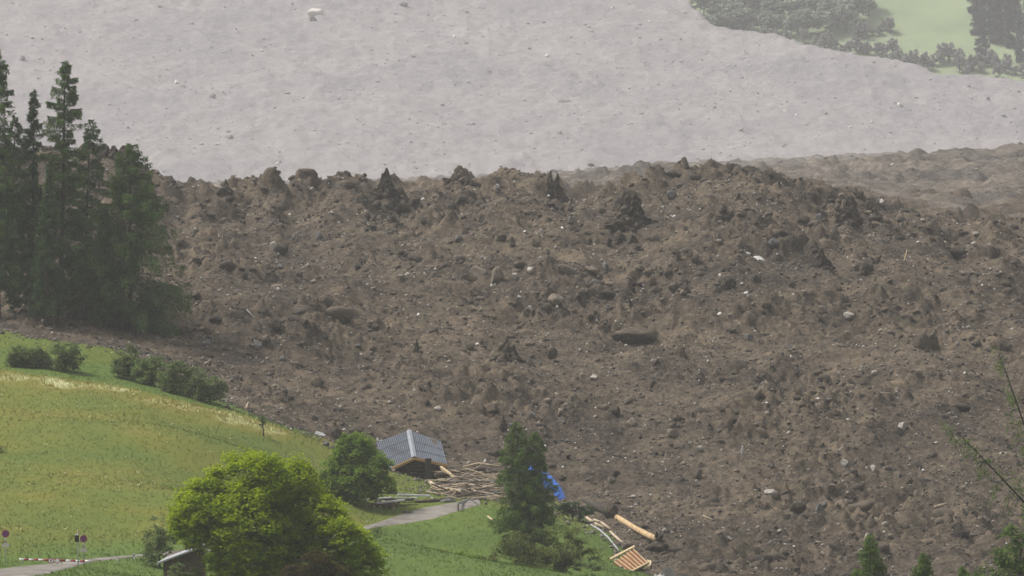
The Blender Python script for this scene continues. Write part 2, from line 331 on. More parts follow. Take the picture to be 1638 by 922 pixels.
def earth_mat(name, k=1.0, dark=(.036, .031, .025), mid=(.108, .091, .069), lite=(.235, .196, .152), turf=(.055, .060, .033), s=1.0, fine=1.0, patch=1.0):
    sc_ = lambda c: tuple(min(1, v*k) for v in c)
    m, n, out = new_mat(name); p = N(n, 'ShaderNodeBsdfPrincipled', Roughness=.95); p.inputs['Specular IOR Level'].default_value = .12
    g = N(n, 'ShaderNodeNewGeometry'); pos = g.outputs['Position']
    big = noise(n, .05/s, 5, .65, pos); midn = noise(n, .32/s, 6, .7, pos); fin = noise(n, 1.7/s, 6, .72, pos); spk = noise(n, 5.0/s, 3, .6, pos)
    mp = N(n, 'ShaderNodeMapping'); mp.inputs['Scale'].default_value = (1, .35, 2.2); mp.inputs['Rotation'].default_value = (0, .3, .5); n.links.new(pos, mp.inputs[0])
    stk = noise(n, .9/s, 5, .7, mp.outputs[0])
    c1 = ramp(n, [(.36, sc_(dark)), (.48, sc_(mid)), (.56, sc_(tuple(.55*a+.45*b for a, b in zip(mid, lite)))), (.66, sc_(lite))], fin.outputs[0]).outputs[0]
    c2 = ramp(n, [(.38, sc_(dark)), (.50, sc_(mid)), (.62, sc_(lite))], midn.outputs[0]).outputs[0]
    c3 = ramp(n, [(.40, sc_(dark)), (.50, sc_(mid)), (.60, sc_(lite))], stk.outputs[0]).outputs[0]
    c = mix(n, .5, c1, c2); c = mix(n, .2, c, c3)
    tf = ramp(n, [(.58, (0, 0, 0)), (.70, (.55, .55, .55))], midn.outputs[0] if False else noise(n, .21/s, 5, .7, pos).outputs[0]).outputs[0]
    c = mix(n, tf, c, sc_(turf))
    bb = ramp(n, [(.36, tuple(1-patch*v for v in (.32, .32, .30))), (.64, tuple(1+patch*v for v in (.25, .21, .14)))], big.outputs[0]).outputs[0]
    c = mix(n, 1.0, c, bb, 'MULTIPLY')
    sp = ramp(n, [(.655, (0, 0, 0)), (.70, (1, 1, 1))], spk.outputs[0]).outputs[0]
    c = mix(n, sp, c, sc_(tuple(v*1.7 for v in lite)))
    sp2 = ramp(n, [(.30, (1, 1, 1)), (.37, (0, 0, 0))], spk.outputs[0]).outputs[0]
    c = mix(n, sp2, c, sc_(tuple(v*.6 for v in dark)))
    n.links.new(c, p.inputs['Base Color'])
    b1 = N(n, 'ShaderNodeBump', Strength=.9*fine, Distance=.35*s); n.links.new(fin.outputs[0], b1.inputs['Height'])
    b2 = N(n, 'ShaderNodeBump', Strength=.8*fine, Distance=.12*s); n.links.new(spk.outputs[0], b2.inputs['Height']); n.links.new(b1.outputs[0], b2.inputs['Normal'])
    n.links.new(b2.outputs[0], p.inputs['Normal']); n.links.new(p.outputs[0], out.inputs[0]); return m
M = {}
M['earth'] = earth_mat('earth', k=.74, mid=(.112, .091, .069), dark=(.031, .026, .021), lite=(.255, .20, .142))
M['earth_rear'] = earth_mat('earth_rear', k=1.05, s=1.8, mid=(.115, .100, .086), lite=(.24, .205, .170))  # near debris earth made paler and greyer: distance haze painted into the colour
M['earth_dark'] = earth_mat('earth_dark', k=.74)
M['earth_clod'] = earth_mat('earth_clod', k=.78)
M['rock_far'] = earth_mat('rock_far', k=1.0, dark=(.205, .19, .193), mid=(.238, .220, .223), lite=(.30, .278, .277), turf=(.255, .238, .236), s=3.2, fine=.6, patch=.38)  # same earth as the near slide, its paleness is haze put into the colour
M['stone_pale'] = mat('stone_pale', [(.3, (.20, .18, .155)), (.55, (.34, .31, .27)), (.75, (.50, .47, .42))], 2.2, .9, .5, .1)
M['stone_white'] = mat('stone_white', [(.3, (.30, .285, .26)), (.6, (.56, .54, .50))], 3., .85, .4, .06)
M['stone_tan'] = mat('stone_tan', [(.3, (.055, .046, .037)), (.5, (.15, .122, .092)), (.72, (.24, .20, .15))], 2.4, .92, .6, .12)
M['stone_grey'] = mat('stone_grey', [(.3, (.06, .058, .055)), (.55, (.13, .125, .118)), (.8, (.22, .21, .20))], 2.4, .9, .6, .12)
M['stone_mix'] = mat('stone_mix', [(0, (.045, .039, .034)), (.35, (.10, .085, .07)), (.62, (.20, .17, .135)), (.82, (.33, .30, .26)), (1, (.62, .60, .56))], 2.5, .9, .4, .05, attr='tint')
M['stone_far'] = mat('stone_far', [(0, (.23, .215, .215)), (.4, (.26, .242, .24)), (.8, (.34, .32, .315)), (1, (.60, .57, .54))], .8, .9, .3, .2, attr='tint')  # dark tones raised to paint haze over the far rubble
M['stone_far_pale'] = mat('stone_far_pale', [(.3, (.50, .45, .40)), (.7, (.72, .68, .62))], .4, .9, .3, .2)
M['stone_far_dark'] = mat('stone_far_dark', [(.3, (.20, .19, .193)), (.7, (.26, .25, .253))], .4, .9, .3, .2)  # dark stones lifted towards grey, haze mixed into the colour
M['clod_mix'] = mat('clod_mix', [(0, (.022, .018, .014)), (.4, (.066, .053, .040)), (.72, (.125, .099, .072)), (1, (.22, .178, .132))], 1.6, .95, .7, .12, attr='tint')
M['bark'] = mat('bark', [(.3, (.028, .024, .020)), (.7, (.085, .070, .058))], 2.5, .95, .6, .05, (3, 3, .5))
M['bark_grey'] = mat('bark_grey', [(.3, (.05, .046, .04)), (.7, (.13, .12, .105))], 2.5, .95, .6, .05, (3, 3, .5))
M['wood_pale'] = mat('wood_pale', [(.3, (.22, .165, .11)), (.5, (.42, .335, .23)), (.7, (.62, .52, .39))], 2.6, .8, .3, .03, (1, 1, 1))
M['wood_dark'] = mat('wood_dark', [(.3, (.045, .034, .026)), (.55, (.10, .075, .055)), (.8, (.20, .15, .10))], 2.6, .9, .4, .04)
M['wood_grey'] = mat('wood_grey', [(.3, (.12, .11, .10)), (.7, (.28, .26, .24))], 2.6, .9, .4, .04)
M['wood_log'] = mat('wood_log', [(.28, (.16, .10, .06)), (.42, (.42, .29, .15)), (.7, (.58, .43, .25))], 1.1, .8, .4, .05)
M['fascia'] = mat('fascia', [(.3, (.42, .25, .11)), (.7, (.58, .38, .18))], 3., .8)
M['slat'] = mat('slat', [(.3, (.50, .37, .20)), (.7, (.66, .53, .33))], 4., .8)
M['board_red'] = mat('board_red', [(.3, (.17, .065, .028)), (.7, (.29, .125, .055))], 2.5, .85)
M['roof_grey'] = mat('roof_grey', [(.3, (.10, .115, .14)), (.7, (.155, .175, .21))], 1.6, .6, .0)
M['roof_deck'] = mat('roof_deck', [(.3, (.025, .027, .033)), (.7, (.045, .048, .056))], 3., .8)
M['ridge'] = mat('ridge', [(.3, (.20, .215, .24)), (.7, (.27, .285, .31))], 1.8, .6)
M['shed_roof'] = mat('shed_roof', [(.3, (.24, .24, .25)), (.7, (.38, .38, .39))], 2., .7)
M['blue'] = mat('blue', [(.3, (.035, .13, .52)), (.7, (.06, .20, .68))], 1.5, .5, spec=.4)
M['concrete'] = mat('concrete', [(.3, (.22, .21, .19)), (.7, (.38, .36, .33))], 2.0, .95, .3, .03)
M['metal_grey'] = mat('metal_grey', [(.3, (.24, .24, .24)), (.7, (.36, .36, .36))], 3., .5, spec=.5)
M['metal_pale'] = mat('metal_pale', [(.3, (.46, .46, .47)), (.7, (.62, .62, .63))], 3., .5, spec=.5)
M['white'] = mat('white', [(.3, (.66, .65, .62)), (.7, (.80, .79, .76))], 4., .6)
M['red'] = mat('red', [(.3, (.26, .030, .035)), (.7, (.36, .045, .05))], 4., .55)
M['sign_blue'] = mat('sign_blue', [(.3, (.085, .05, .20)), (.7, (.12, .075, .27))], 4., .55)
M['black'] = mat('black', [(.3, (.010, .010, .011)), (.7, (.020, .020, .022))], 4., .6)
M['plate'] = mat('plate', [(.3, (.48, .46, .40)), (.7, (.60, .58, .52))], 6., .7)
M['gravel'] = mat('gravel', [(.3, (.11, .097, .08)), (.5, (.19, .172, .148)), (.75, (.29, .27, .243))], .8, .95, .3, .03, (.6, 1, 1), 8)
M['leaf_bright'] = leaf_mat('leaf_bright', [(0, (.17, .235, .012)), (.45, (.27, .36, .017)), (.8, (.36, .44, .02)), (1, (.45, .52, .035))], .52)
M['leaf_mid'] = leaf_mat('leaf_mid', [(0, (.10, .155, .026)), (.5, (.175, .265, .042)), (1, (.26, .36, .065))], .45)
M['leaf_grey'] = leaf_mat('leaf_grey', [(0, (.080, .112, .042)), (.5, (.135, .180, .064)), (1, (.20, .245, .095))], .3)
M['leaf_olive'] = leaf_mat('leaf_olive', [(0, (.065, .088, .024)), (.5, (.12, .145, .04)), (1, (.20, .215, .07))], .3)
M['leaf_red'] = leaf_mat('leaf_red', [(0, (.035, .032, .012)), (.5, (.07, .055, .02)), (1, (.10, .09, .03))], .3)
M['larch'] = leaf_mat('larch', [(0, (.030, .056, .020)), (.5, (.066, .115, .034)), (.85, (.115, .175, .050)), (1, (.16, .21, .07))], .3)
M['larch_dark'] = leaf_mat('larch_dark', [(0, (.022, .042, .020)), (.5, (.050, .088, .034)), (1, (.095, .145, .052))], .25)
M['larch_fresh'] = leaf_mat('larch_fresh', [(0, (.055, .090, .024)), (.5, (.10, .155, .040)), (1, (.17, .23, .07))], .35)
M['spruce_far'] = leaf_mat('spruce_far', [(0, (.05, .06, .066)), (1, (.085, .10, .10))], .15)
M['leaf_far'] = leaf_mat('leaf_far', [(0, (.20, .23, .175)), (1, (.28, .305, .23))], .3)  # leaf green faded by painted haze on top of the haze box
M['bush_far'] = leaf_mat('bush_far', [(0, (.22, .215, .20)), (1, (.29, .29, .26))], .2)  # bush colour washed out to grey, haze included in the tint
M['blade'] = leaf_mat('blade', [(0, (.072, .112, .023)), (.18, (.100, .150, .031)), (.30, (.112, .146, .029)), (.5, (.144, .156, .030)), (.64, (.170, .160, .036)), (.75, (.28, .23, .05)), (.82, (.36, .36, .16)), (1, (.56, .55, .33))], .3)
def ground_mat():
    m, n, out = new_mat('grass_ground'); p = N(n, 'ShaderNodeBsdfPrincipled', Roughness=.95); p.inputs['Specular IOR Level'].default_value = .1
    g = N(n, 'ShaderNodeNewGeometry'); pos = g.outputs['Position']; a = N(n, 'ShaderNodeAttribute', attribute_name='tint')
    f = noise(n, .9, 6, .7, pos); q = noise(n, .09, 4, .6, pos)
    ad = N(n, 'ShaderNodeMath', operation='MULTIPLY_ADD'); ad.inputs[1].default_value = .30; ad.inputs[2].default_value = -.15; n.links.new(f.outputs[0], ad.inputs[0])
    a2 = N(n, 'ShaderNodeMath', operation='ADD'); n.links.new(ad.outputs[0], a2.inputs[0]); n.links.new(a.outputs['Fac'], a2.inputs[1])
    r = ramp(n, [(0, (.068, .104, .021)), (.2, (.094, .138, .029)), (.32, (.100, .130, .026)), (.5, (.130, .140, .026)), (.66, (.165, .150, .034)), (.8, (.30, .30, .125)), (1, (.46, .45, .25))], a2.outputs[0])
    n.links.new(r.outputs[0], p.inputs['Base Color'])
    b = N(n, 'ShaderNodeBump', Strength=.7, Distance=.15); n.links.new(f.outputs[0], b.inputs['Height']); n.links.new(b.outputs[0], p.inputs['Normal'])
    n.links.new(p.outputs[0], out.inputs[0]); return m
M['ground'] = ground_mat()
M['hill'] = mat('hill', [(.3, (.17, .21, .125)), (.5, (.215, .265, .14)), (.7, (.25, .295, .165))], .02, .95, 0, 0, (1, 1, 1), 6)  # grass paled to carry extra haze in its colour

# ------------------------------------------------------------------ the setting: sheets
def sheet(name, fn, ys, half, nx, mat_, keep=None, attr=None, smooth=True):
    ys = np.asarray(ys, float); T = np.linspace(-1, 1, nx); X = T[None, :]*half(ys)[:, None]; Y = np.repeat(ys[:, None], nx, 1)
    Z = fn(X, Y); ny = len(ys); V = np.stack([X, Y, Z], -1).reshape(-1, 3)
    i = np.arange(ny-1)[:, None]*nx + np.arange(nx-1)[None, :]; Fc = np.stack([i, i+1, i+nx+1, i+nx], -1).reshape(-1, 4)
    if keep is not None:
        k = keep(X, Y, Z).ravel(); Fc = Fc[k[Fc].any(1)]
        used = np.zeros(len(V), bool); used[Fc] = True; ix = np.cumsum(used)-1; V = V[used]; Fc = ix[Fc]
    at = {'tint': attr(V[:, 0], V[:, 1])} if attr else None
    return kind(obj(name, mesh_np(name, V, Fc, mat_, at, smooth)), 'structure')
# road edges (pixels), far edge and near edge
ROAD_FAR = [(-120, 899), (0, 910), (60, 902), (120, 897), (165, 893), (215, 889), (300, 880), (400, 872), (520, 858), (600, 838), (640, 822), (680, 811), (740, 802), (768, 799)]
ROAD_NEAR = [(-120, 945), (0, 931), (60, 922), (105, 911), (150, 899), (215, 892), (300, 886), (400, 880), (520, 866), (602, 845), (650, 838), (690, 832), (740, 817), (768, 809)]
def resample(P, n):
    P = np.array(P, float); d = np.r_[0, np.cumsum(np.hypot(*np.diff(P, axis=0).T))]; t = np.linspace(0, d[-1], n)
    return np.c_[np.interp(t, d, P[:, 0]), np.interp(t, d, P[:, 1])]
RF = np.array([march(meadow_base, *p) for p in resample(ROAD_FAR, 70)]); RN = np.array([march(meadow_base, *p) for p in resample(ROAD_NEAR, 70)])
RPOLY = np.r_[RF[:, :2], RN[::-1, :2]]
def on_road(x, y): return inside(RPOLY, x, y)
BAND = np.array([march(meadow_base, *p)[:2] for p in [(-150, 590), (0, 600), (90, 612), (180, 622), (260, 640), (330, 657), (400, 674), (460, 690), (520, 708)]])
TOPG = np.array([march(meadow_base, *p)[:2] for p in [(-150, 575), (0, 587), (90, 598), (180, 606), (260, 622), (330, 641), (400, 662), (440, 675)]])
def ground_tint(x, y):
    t = .43 + .24*fbm(x/11., y/16., 81, 4) + .10*perlin(x/2.5, y/4., 82)
    d = polydist(BAND, x, y); t = t + .40*np.exp(-(d/6.5)**2)*(.8+.9*perlin(x/3., y/5., 83))
    up = sstep(2, 6, y - np.interp(x, BAND[:, 0], BAND[:, 1])); t = t*(1-up) + up*(.17 + .25*np.clip(perlin(x/5., y/6., 84), 0, 1))
    top = sstep(10, 16, y - np.interp(x, TOPG[:, 0], TOPG[:, 1])) * (x < -42); t = t + .14*top
    verge = np.exp(-(np.minimum(polydist(RF[:, :2], x, y), polydist(RN[:, :2], x, y))/7.)**2)*(y < 560); t = t*(1-verge) + verge*.13
    near = inside(np.r_[RN[:, :2], [[40, 640], [45, 400], [-100, 400]]], x, y); t = np.where(near, .15 + .22*fbm(x/8., y/8., 85, 3), t)
    mid = (y > 600) & (x > -23) & ~near; t = np.where(mid, t*.55 + .13, t)
    return np.clip(t, .02, .98)
ground_tint_exact = ground_tint; GT_ = Grid(-75, 75, 390, 735, .75, ground_tint_exact)
def ground_tint(x, y): return GT_(x, y)
half_near = lambda y: .0819*y*1.32 + 6
sheet('meadow', meadow_z, np.arange(392, 730, 1.1), half_near, 300, M['ground'], lambda x, y, z: SD(x, y) < 6, ground_tint)
DYS = np.r_[np.arange(556, 640, .40), np.arange(640, 895, .44), np.arange(895, 1000, 1.2)]
sheet('debris_field', debris_z, DYS, half_near, 690, M['earth'], lambda x, y, z: SD(x, y) > -3)
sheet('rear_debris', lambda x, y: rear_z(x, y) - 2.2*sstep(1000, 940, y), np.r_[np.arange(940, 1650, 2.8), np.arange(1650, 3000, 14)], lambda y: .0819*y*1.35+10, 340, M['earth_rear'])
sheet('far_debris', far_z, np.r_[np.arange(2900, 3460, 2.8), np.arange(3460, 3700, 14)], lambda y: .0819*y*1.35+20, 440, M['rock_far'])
sheet('far_hillside', hill_z, np.arange(3150, 3760, 6.), lambda y: .0819*y*1.45+30, 160, M['hill'])
# road
nr = 9; T = np.linspace(0, 1, nr)[None, :, None]; V = RF[:, None, :]*(1-T) + RN[:, None, :]*T
V[..., 2] = meadow_base(V[..., 0], V[..., 1]) + .07; V[:, 0, 2] -= .12; V[:, -1, 2] -= .12
i = np.arange(69)[:, None]*nr + np.arange(nr-1)[None, :]; Fc = np.stack([i, i+nr, i+nr+1, i+1], -1).reshape(-1, 4)
kind(obj('road', mesh_np('road', V.reshape(-1, 3), Fc, M['gravel'], None, True)), 'structure')

def on_debris(px, py): return march(debris_z, px, py, 560, 1000)
def on_meadow(px, py): return march(meadow_z, px, py, 395, 720)
def on_far(px, py): return march(far_z, px, py, 2925, 3690, 1.)
def on_rear(px, py): return march(rear_z, px, py, 945, 2900, 1.)
def on_hill(px, py): return march(hill_z, px, py, 3160, 3750, 1.)

# ------------------------------------------------------------------ grass as stuff
def blades(name, P, h, tint, wd, nb, mat_, lean=.45):
    n = len(P); P = np.repeat(P, nb, 0); h = np.repeat(h, nb)*rng.uniform(.55, 1.1, n*nb); t = np.repeat(tint, nb) + rng.normal(0, .018, n*nb)
    a = rng.uniform(0, 2*pi, n*nb); r = rng.uniform(0, .16, n*nb); B = P + np.c_[np.cos(a)*r, np.sin(a)*r, np.zeros(n*nb)-.03]
    b = rng.uniform(0, 2*pi, n*nb); wv = np.c_[np.cos(b), np.sin(b), np.zeros(n*nb)]*(wd*h)[:, None]
    l = rng.normal(0, lean, (n*nb, 2))*h[:, None]; tip = B + np.c_[l, h]
    V = np.stack([B-wv, B+wv, tip], 1).reshape(-1, 3); Fc = np.arange(len(V)).reshape(-1, 3)
    return kind(obj(name, mesh_np(name, V, Fc, mat_, {'tint': np.repeat(np.clip(t, 0, 1), 3)})), 'stuff')
n = 120000
y = rng.uniform(470, 712, n); x = rng.uniform(-1, 1, n)*(.0819*y*1.12); k = (SD(x, y) < .8) & ~on_road(x, y) & (x < 26); x, y = x[k], y[k]
gt = ground_tint(x, y); gz = meadow_base(x, y)
blades('meadow_grass', np.c_[x, y, gz], .14 + .13*rng.random(len(x)) + .22*(gt > .72), gt, .18, 2, M['blade'])
k = rng.random(len(x)) < .032*(gt > .34); blades('meadow_flowers', np.c_[x, y, gz+.2][k], .12+.12*rng.random(k.sum()), rng.choice([.74, .86, .95, .99], k.sum()), .36, 2, M['blade'], .7)

# ------------------------------------------------------------------ rubble as stuff
def ico(sub):
    bm = bmesh.new(); bmesh.ops.create_icosphere(bm, subdivisions=sub, radius=1.0); bm.verts.index_update()
    V = np.array([v.co[:] for v in bm.verts]); Fc = np.array([[v.index for v in f.verts] for f in bm.faces]); bm.free(); return V, Fc
def rock_shape(sub, seed, flat=.75, cuts=7, rough=.18):
    r = np.random.default_rng(seed); V, Fc = ico(sub)
    for _ in range(cuts):
        d = r.normal(size=3); d /= np.linalg.norm(d); o = r.uniform(.38, .82); p = V@d; V = V - np.outer(np.clip(p-o, 0, None)*.97, d)
    s = np.array([r.uniform(.8, 1.25), r.uniform(.7, 1.1), flat*r.uniform(.75, 1.15)]); V = V*s
    V = V*(1 + rough*(perlin(V[:, 0]*1.7+seed, V[:, 1]*1.7+V[:, 2]*1.3, seed % 11)[:, None]))
    if sub >= 3: V = V*(1 + .07*ridged(V[:, 0]*2.6+seed, V[:, 1]*2.6+V[:, 2]*3.1, 3)[:, None] + .10*perlin(V[:, 0]*6+seed, V[:, 1]*6+V[:, 2]*5, 3)[:, None])
    return V, Fc
def rubble(name, P, size, tint, mat_, smooth=False, flat=.7):
    shapes = [rock_shape(2, 100+i, flat, 6, .3) if name == 'earth_blocks' else rock_shape(1, 100+i, flat, 5, .3) for i in range(10)]; n = len(P); sid = rng.integers(0, 10, n); Vs, Fs, Ts, b = [], [], [], 0
    a = rng.uniform(0, 2*pi, n)
    for s in range(10):
        k = np.nonzero(sid == s)[0]; V, Fc = shapes[s]; m = len(V)
        c, sn = np.cos(a[k])[:, None], np.sin(a[k])[:, None]; st = rng.uniform(.7, 1.5, (len(k), 1))
        X = (V[:, 0]*c - V[:, 1]*sn)*st; Y = V[:, 0]*sn + V[:, 1]*c; Z = np.repeat(V[:, 2][None], len(k), 0) + rng.normal(0, .3, (len(k), 1))*V[:, 0]
        W = np.stack([X, Y, Z], -1)*size[k][:, None, None] + P[k][:, None, :]
        Vs.append(W.reshape(-1, 3)); Fs.append((Fc[None] + (np.arange(len(k))*m)[:, None, None] + b).reshape(-1, 3)); Ts.append(np.repeat(tint[k], m)); b += len(k)*m
    return kind(obj(name, mesh_np(name, np.concatenate(Vs), np.concatenate(Fs), mat_, {'tint': np.concatenate(Ts)}, smooth)), 'stuff')
def scatter(nn, y0, y1, fn, wid=1.1):
    y = rng.uniform(y0**2, y1**2, nn)**.5; x = rng.uniform(-1, 1, nn)*.0819*y*wid; return x, y, fn(x, y)
x, y, z = scatter(36000, 596, 895, debris_z); k = SD(x, y) > .5; x, y, z = x[k], y[k], z[k]
dens = perlin(x/6., y/9., 91) + .5*perlin(x/2., y/3., 92); k = rng.random(len(x)) < .35 + 1.1*dens; x, y, z = x[k], y[k], z[k]
size = np.clip(.085*np.exp(rng.normal(0, .55, len(x))), .05, .42); tint = np.clip(rng.beta(2.0, 2.6, len(x)) + .25*(rng.random(len(x)) < .07), 0, 1)
rubble('rubble', np.c_[x, y, z + size*.1], size, tint, M['stone_mix'])
x, y, z = scatter(6000, 600, 895, debris_z); k = SD(x, y) > 2; x, y, z = x[k], y[k], z[k]
size = np.clip(.26*np.exp(rng.normal(0, .4, len(x))), .12, .65); rubble('earth_clods', np.c_[x, y, z], size, rng.random(len(x)), M['earth_clod'])
V8 = np.array([(1, 0, 0), (-1, 0, 0), (0, 1, 0), (0, -1, 0), (0, 0, 1), (0, 0, -1)], float); F8 = np.array([(0, 2, 4), (2, 1, 4), (1, 3, 4), (3, 0, 4), (2, 0, 5), (1, 2, 5), (3, 1, 5), (0, 3, 5)])
def grit(name, P, size, tint, mat_):
    n = len(P); W = V8[None]*rng.uniform(.5, 1.35, (n, 6, 1)) + rng.normal(0, .22, (n, 6, 3)); a = rng.uniform(0, 2*pi, n)[:, None]; X = W[..., 0]*np.cos(a)-W[..., 1]*np.sin(a); Y = W[..., 0]*np.sin(a)+W[..., 1]*np.cos(a)
    V = np.stack([X*1.15, Y, W[..., 2]*.8], -1)*size[:, None, None] + P[:, None]; Fc = (F8[None] + (np.arange(n)*6)[:, None, None]).reshape(-1, 3)
    return kind(obj(name, mesh_np(name, V.reshape(-1, 3), Fc, mat_, {'tint': np.repeat(tint, 6)})), 'stuff')
x, y, z = scatter(96000, 598, 893, debris_z, 1.04); k = SD(x, y) > .5; x, y, z = x[k], y[k], z[k]; k = rng.random(len(x)) < .60 + .9*perlin(x/5., y/8., 95); x, y, z = x[k], y[k], z[k]
size = np.clip(.105*np.exp(rng.normal(0, .42, len(x))), .05, .30); tint = np.clip(np.where(rng.random(len(x)) < .5, rng.normal(.12, .1, len(x)), rng.normal(.56, .18, len(x))) + .4*(rng.random(len(x)) < .035), 0, 1)
grit('grit', np.c_[x, y, z+size*.25], size, tint, M['stone_mix'])
x, y, z = scatter(21000, 600, 893, debris_z, 1.06); k = SD(x, y) > 4; x, y, z = x[k], y[k], z[k]; q_ = perlin(x/22., y/26., 42) + .6*perlin(x/6., y/8., 96); k = rng.random(len(x)) < np.clip(.12 + .85*q_, .03, 1)*(.5+.6*sstep(640, 820, y)); x, y, z = x[k], y[k], z[k]
size = np.clip(.42*np.exp(rng.normal(0, .42, len(x))), .22, 1.25); rubble('earth_blocks', np.c_[x, y, z-size*.12], size, np.clip(rng.normal(.40, .22, len(x)), 0, 1), M['clod_mix'], flat=.8)
x, y, z = scatter(60000, 598, 720, meadow_base, 1.04); q_ = SD(x, y); k = (q_ < 2.0) & (q_ > -6) & (rng.random(len(x)) < np.exp(-np.clip(-q_, 0, 9)/1.8)); x, y, z = x[k], y[k], z[k]
grit('edge_debris', np.c_[x, y, z+.05], np.clip(.12*np.exp(rng.normal(0, .5, len(x))), .05, .4), rng.beta(2, 3.2, len(x)), M['stone_mix'])
x, y, z = scatter(5500, 990, 2600, rear_z, 1.1); k = x/y > .0; x, y, z = x[k], y[k], z[k]
size = np.clip(.00024*y*np.exp(rng.normal(0, .5, len(x))), .12, 1.3); rubble('rear_rubble', np.c_[x, y, z], size, np.clip(rng.beta(2, 2.2, len(x)), 0, 1), M['stone_mix'])
x, y, z = scatter(3800, 2960, 3420, far_z, 1.15); k = y < crest_y(x)+2; x, y, z = x[k], y[k], z[k]
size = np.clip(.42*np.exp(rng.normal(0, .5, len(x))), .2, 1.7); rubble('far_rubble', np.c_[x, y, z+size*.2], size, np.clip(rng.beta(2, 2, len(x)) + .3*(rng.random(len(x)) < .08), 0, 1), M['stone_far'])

# ------------------------------------------------------------------ boulders, pinnacles and blocks that can be pointed at
ROCK = {}
def rock_mesh(mat_key, shp, sub=3):
    k = (mat_key, shp, sub)
    if k not in ROCK:
        V, Fc = rock_shape(sub, 300+shp*7, .72, 15, .12); V[:, 2] -= V[:, 2].min()*.55; ROCK[k] = mesh_np('rock', V, Fc, M[mat_key], None, sub >= 4)
    return ROCK[k]
def boulder(name, label, cat, px, base, wpx, hpx, mat_key, shp, fn=on_debris, group=None, yaw=0, tilt=0, sub=3):
    p = fn(px, base); m = p[1]/F; o = obj(name, rock_mesh(mat_key, shp, sub), None, p - np.array((0, 0, .12*hpx*m)))
    o.scale = (wpx*m/2.0, wpx*m/2.0*.85, hpx*m/1.02); o.rotation_euler = (tilt*.4, tilt, yaw); return tag(o, label, cat, group)
def pinnacle(name, label, px, base, wpx, hpx, mat_key, seed, spikes=1, fn=on_debris, lean=0.0, sharp=1.15, y=None):
    p = fn(px, base) if y is None else pt(px, base, y); m = p[1]/F; r = np.random.default_rng(seed); mbV, mbF, b = [], [], 0
    for s in range(spikes):
        nz, na = 34, 52; zz = np.linspace(-.3, 1, nz); zf = min(1.2, hpx/wpx); aa = np.linspace(0, 2*pi, na, endpoint=False); Zg, Ag = np.meshgrid(zz, aa, indexing='ij')
        zc = np.clip(Zg, 0, 1); prof = .62*(1-zc)**sharp + .30*(1-zc)**3.2 + .07 + np.clip(-Zg, 0, 1)*1.2
        prof = prof*(1 + .85*perlin(1.6*np.cos(Ag)+seed+s*5, 1.6*np.sin(Ag)+Zg*3., seed % 9) + .60*perlin(4*np.cos(Ag)+seed, 4*np.sin(Ag)+Zg*8.*zf, 4) + zf*.40*(ridged(7*np.cos(Ag)+seed, 7*np.sin(Ag)+Zg*13.*zf, 5)-.4) + zf*.28*perlin(15*np.cos(Ag)+seed, 15*np.sin(Ag)+Zg*31.*zf, 7))
        W, H = wpx*m/2, hpx*m*(1 if s == 0 else .88); off = (s-(spikes-1)/2)*wpx*m*.34; ww = W if spikes == 1 else W*.62
        X = np.cos(Ag)*prof*ww + off + lean*np.clip(Zg, 0, 1)*H; Y = np.sin(Ag)*prof*ww*.9; Z = Zg*H*(1+.55*np.sin(np.clip(Zg, 0, 1)*pi)*perlin(1.5*np.cos(Ag)+s+seed*.7, 1.5*np.sin(Ag)+seed, 6)) + .16*H*perlin(5*np.cos(Ag)*prof+seed, 5*np.sin(Ag)+Zg*6, 2)*(1-zc); X = X + .12*W*perlin(Zg*5+seed, Zg*0+seed*.37, 3)
        V = np.stack([X, Y, Z], -1).reshape(-1, 3); i = np.arange(nz-1)[:, None]*na + np.arange(na)[None, :]; j = np.arange(nz-1)[:, None]*na + (np.arange(na)[None, :]+1) % na
        mbV.append(V); mbF.append(np.stack([i, j, j+na, i+na], -1).reshape(-1, 4)+b); b += len(V)
    return tag(obj(name, mesh_np(name, np.concatenate(mbV), np.concatenate(mbF), M[mat_key]), None, p), label, 'earth pinnacle')
pinnacle('earth_pinnacle', 'tallest pointed brown earth spire on the debris crest above the chalet', 617, 312, 32, 42, 'earth_clod', 3, lean=.02, sharp=1.0)
pinnacle('earth_pinnacle', 'squat pyramid of brown earth on the crest above the small larch', 735, 294, 46, 28, 'earth_clod', 5, sharp=.9)
pinnacle('earth_pinnacle', 'twin horned earth spikes side by side on the crest', 886, 314, 32, 40, 'earth_dark', 8, 2)
pinnacle('earth_pinnacle', 'small dark lone cone on the crest near the left larches', 361, 306, 16, 19, 'earth_dark', 12)
pinnacle('earth_pinnacle', 'dark block of earth with shaded foot below the crest notch', 1006, 356, 56, 52, 'earth_clod', 15, sharp=.45)
pinnacle('earth_pinnacle', 'brown earth pyramid in the middle of the debris slope', 812, 578, 56, 40, 'earth_clod', 22, sharp=.9)
pinnacle('earth_pinnacle', 'narrow dark earth cone right of the white boulders', 1314, 425, 28, 28, 'earth_clod', 25)
pinnacle('earth_pinnacle', 'thin rust brown shard standing beside the middle pyramid', 667, 566, 12, 22, 'earth_dark', 41)
pinnacle('earth_pinnacle', 'toothed outcrop of earth on the skyline between the larches', 182, 256, 44, 26, 'earth_dark', 44, 3, sharp=.6)
pinnacle('earth_pinnacle', 'dark upright clod on the flank of the big right mound', 1358, 350, 36, 36, 'earth_dark', 69, sharp=.7)
pinnacle('earth_pinnacle', 'wedge of dark earth above the blue sheet', 805, 690, 22, 24, 'earth_dark', 73)
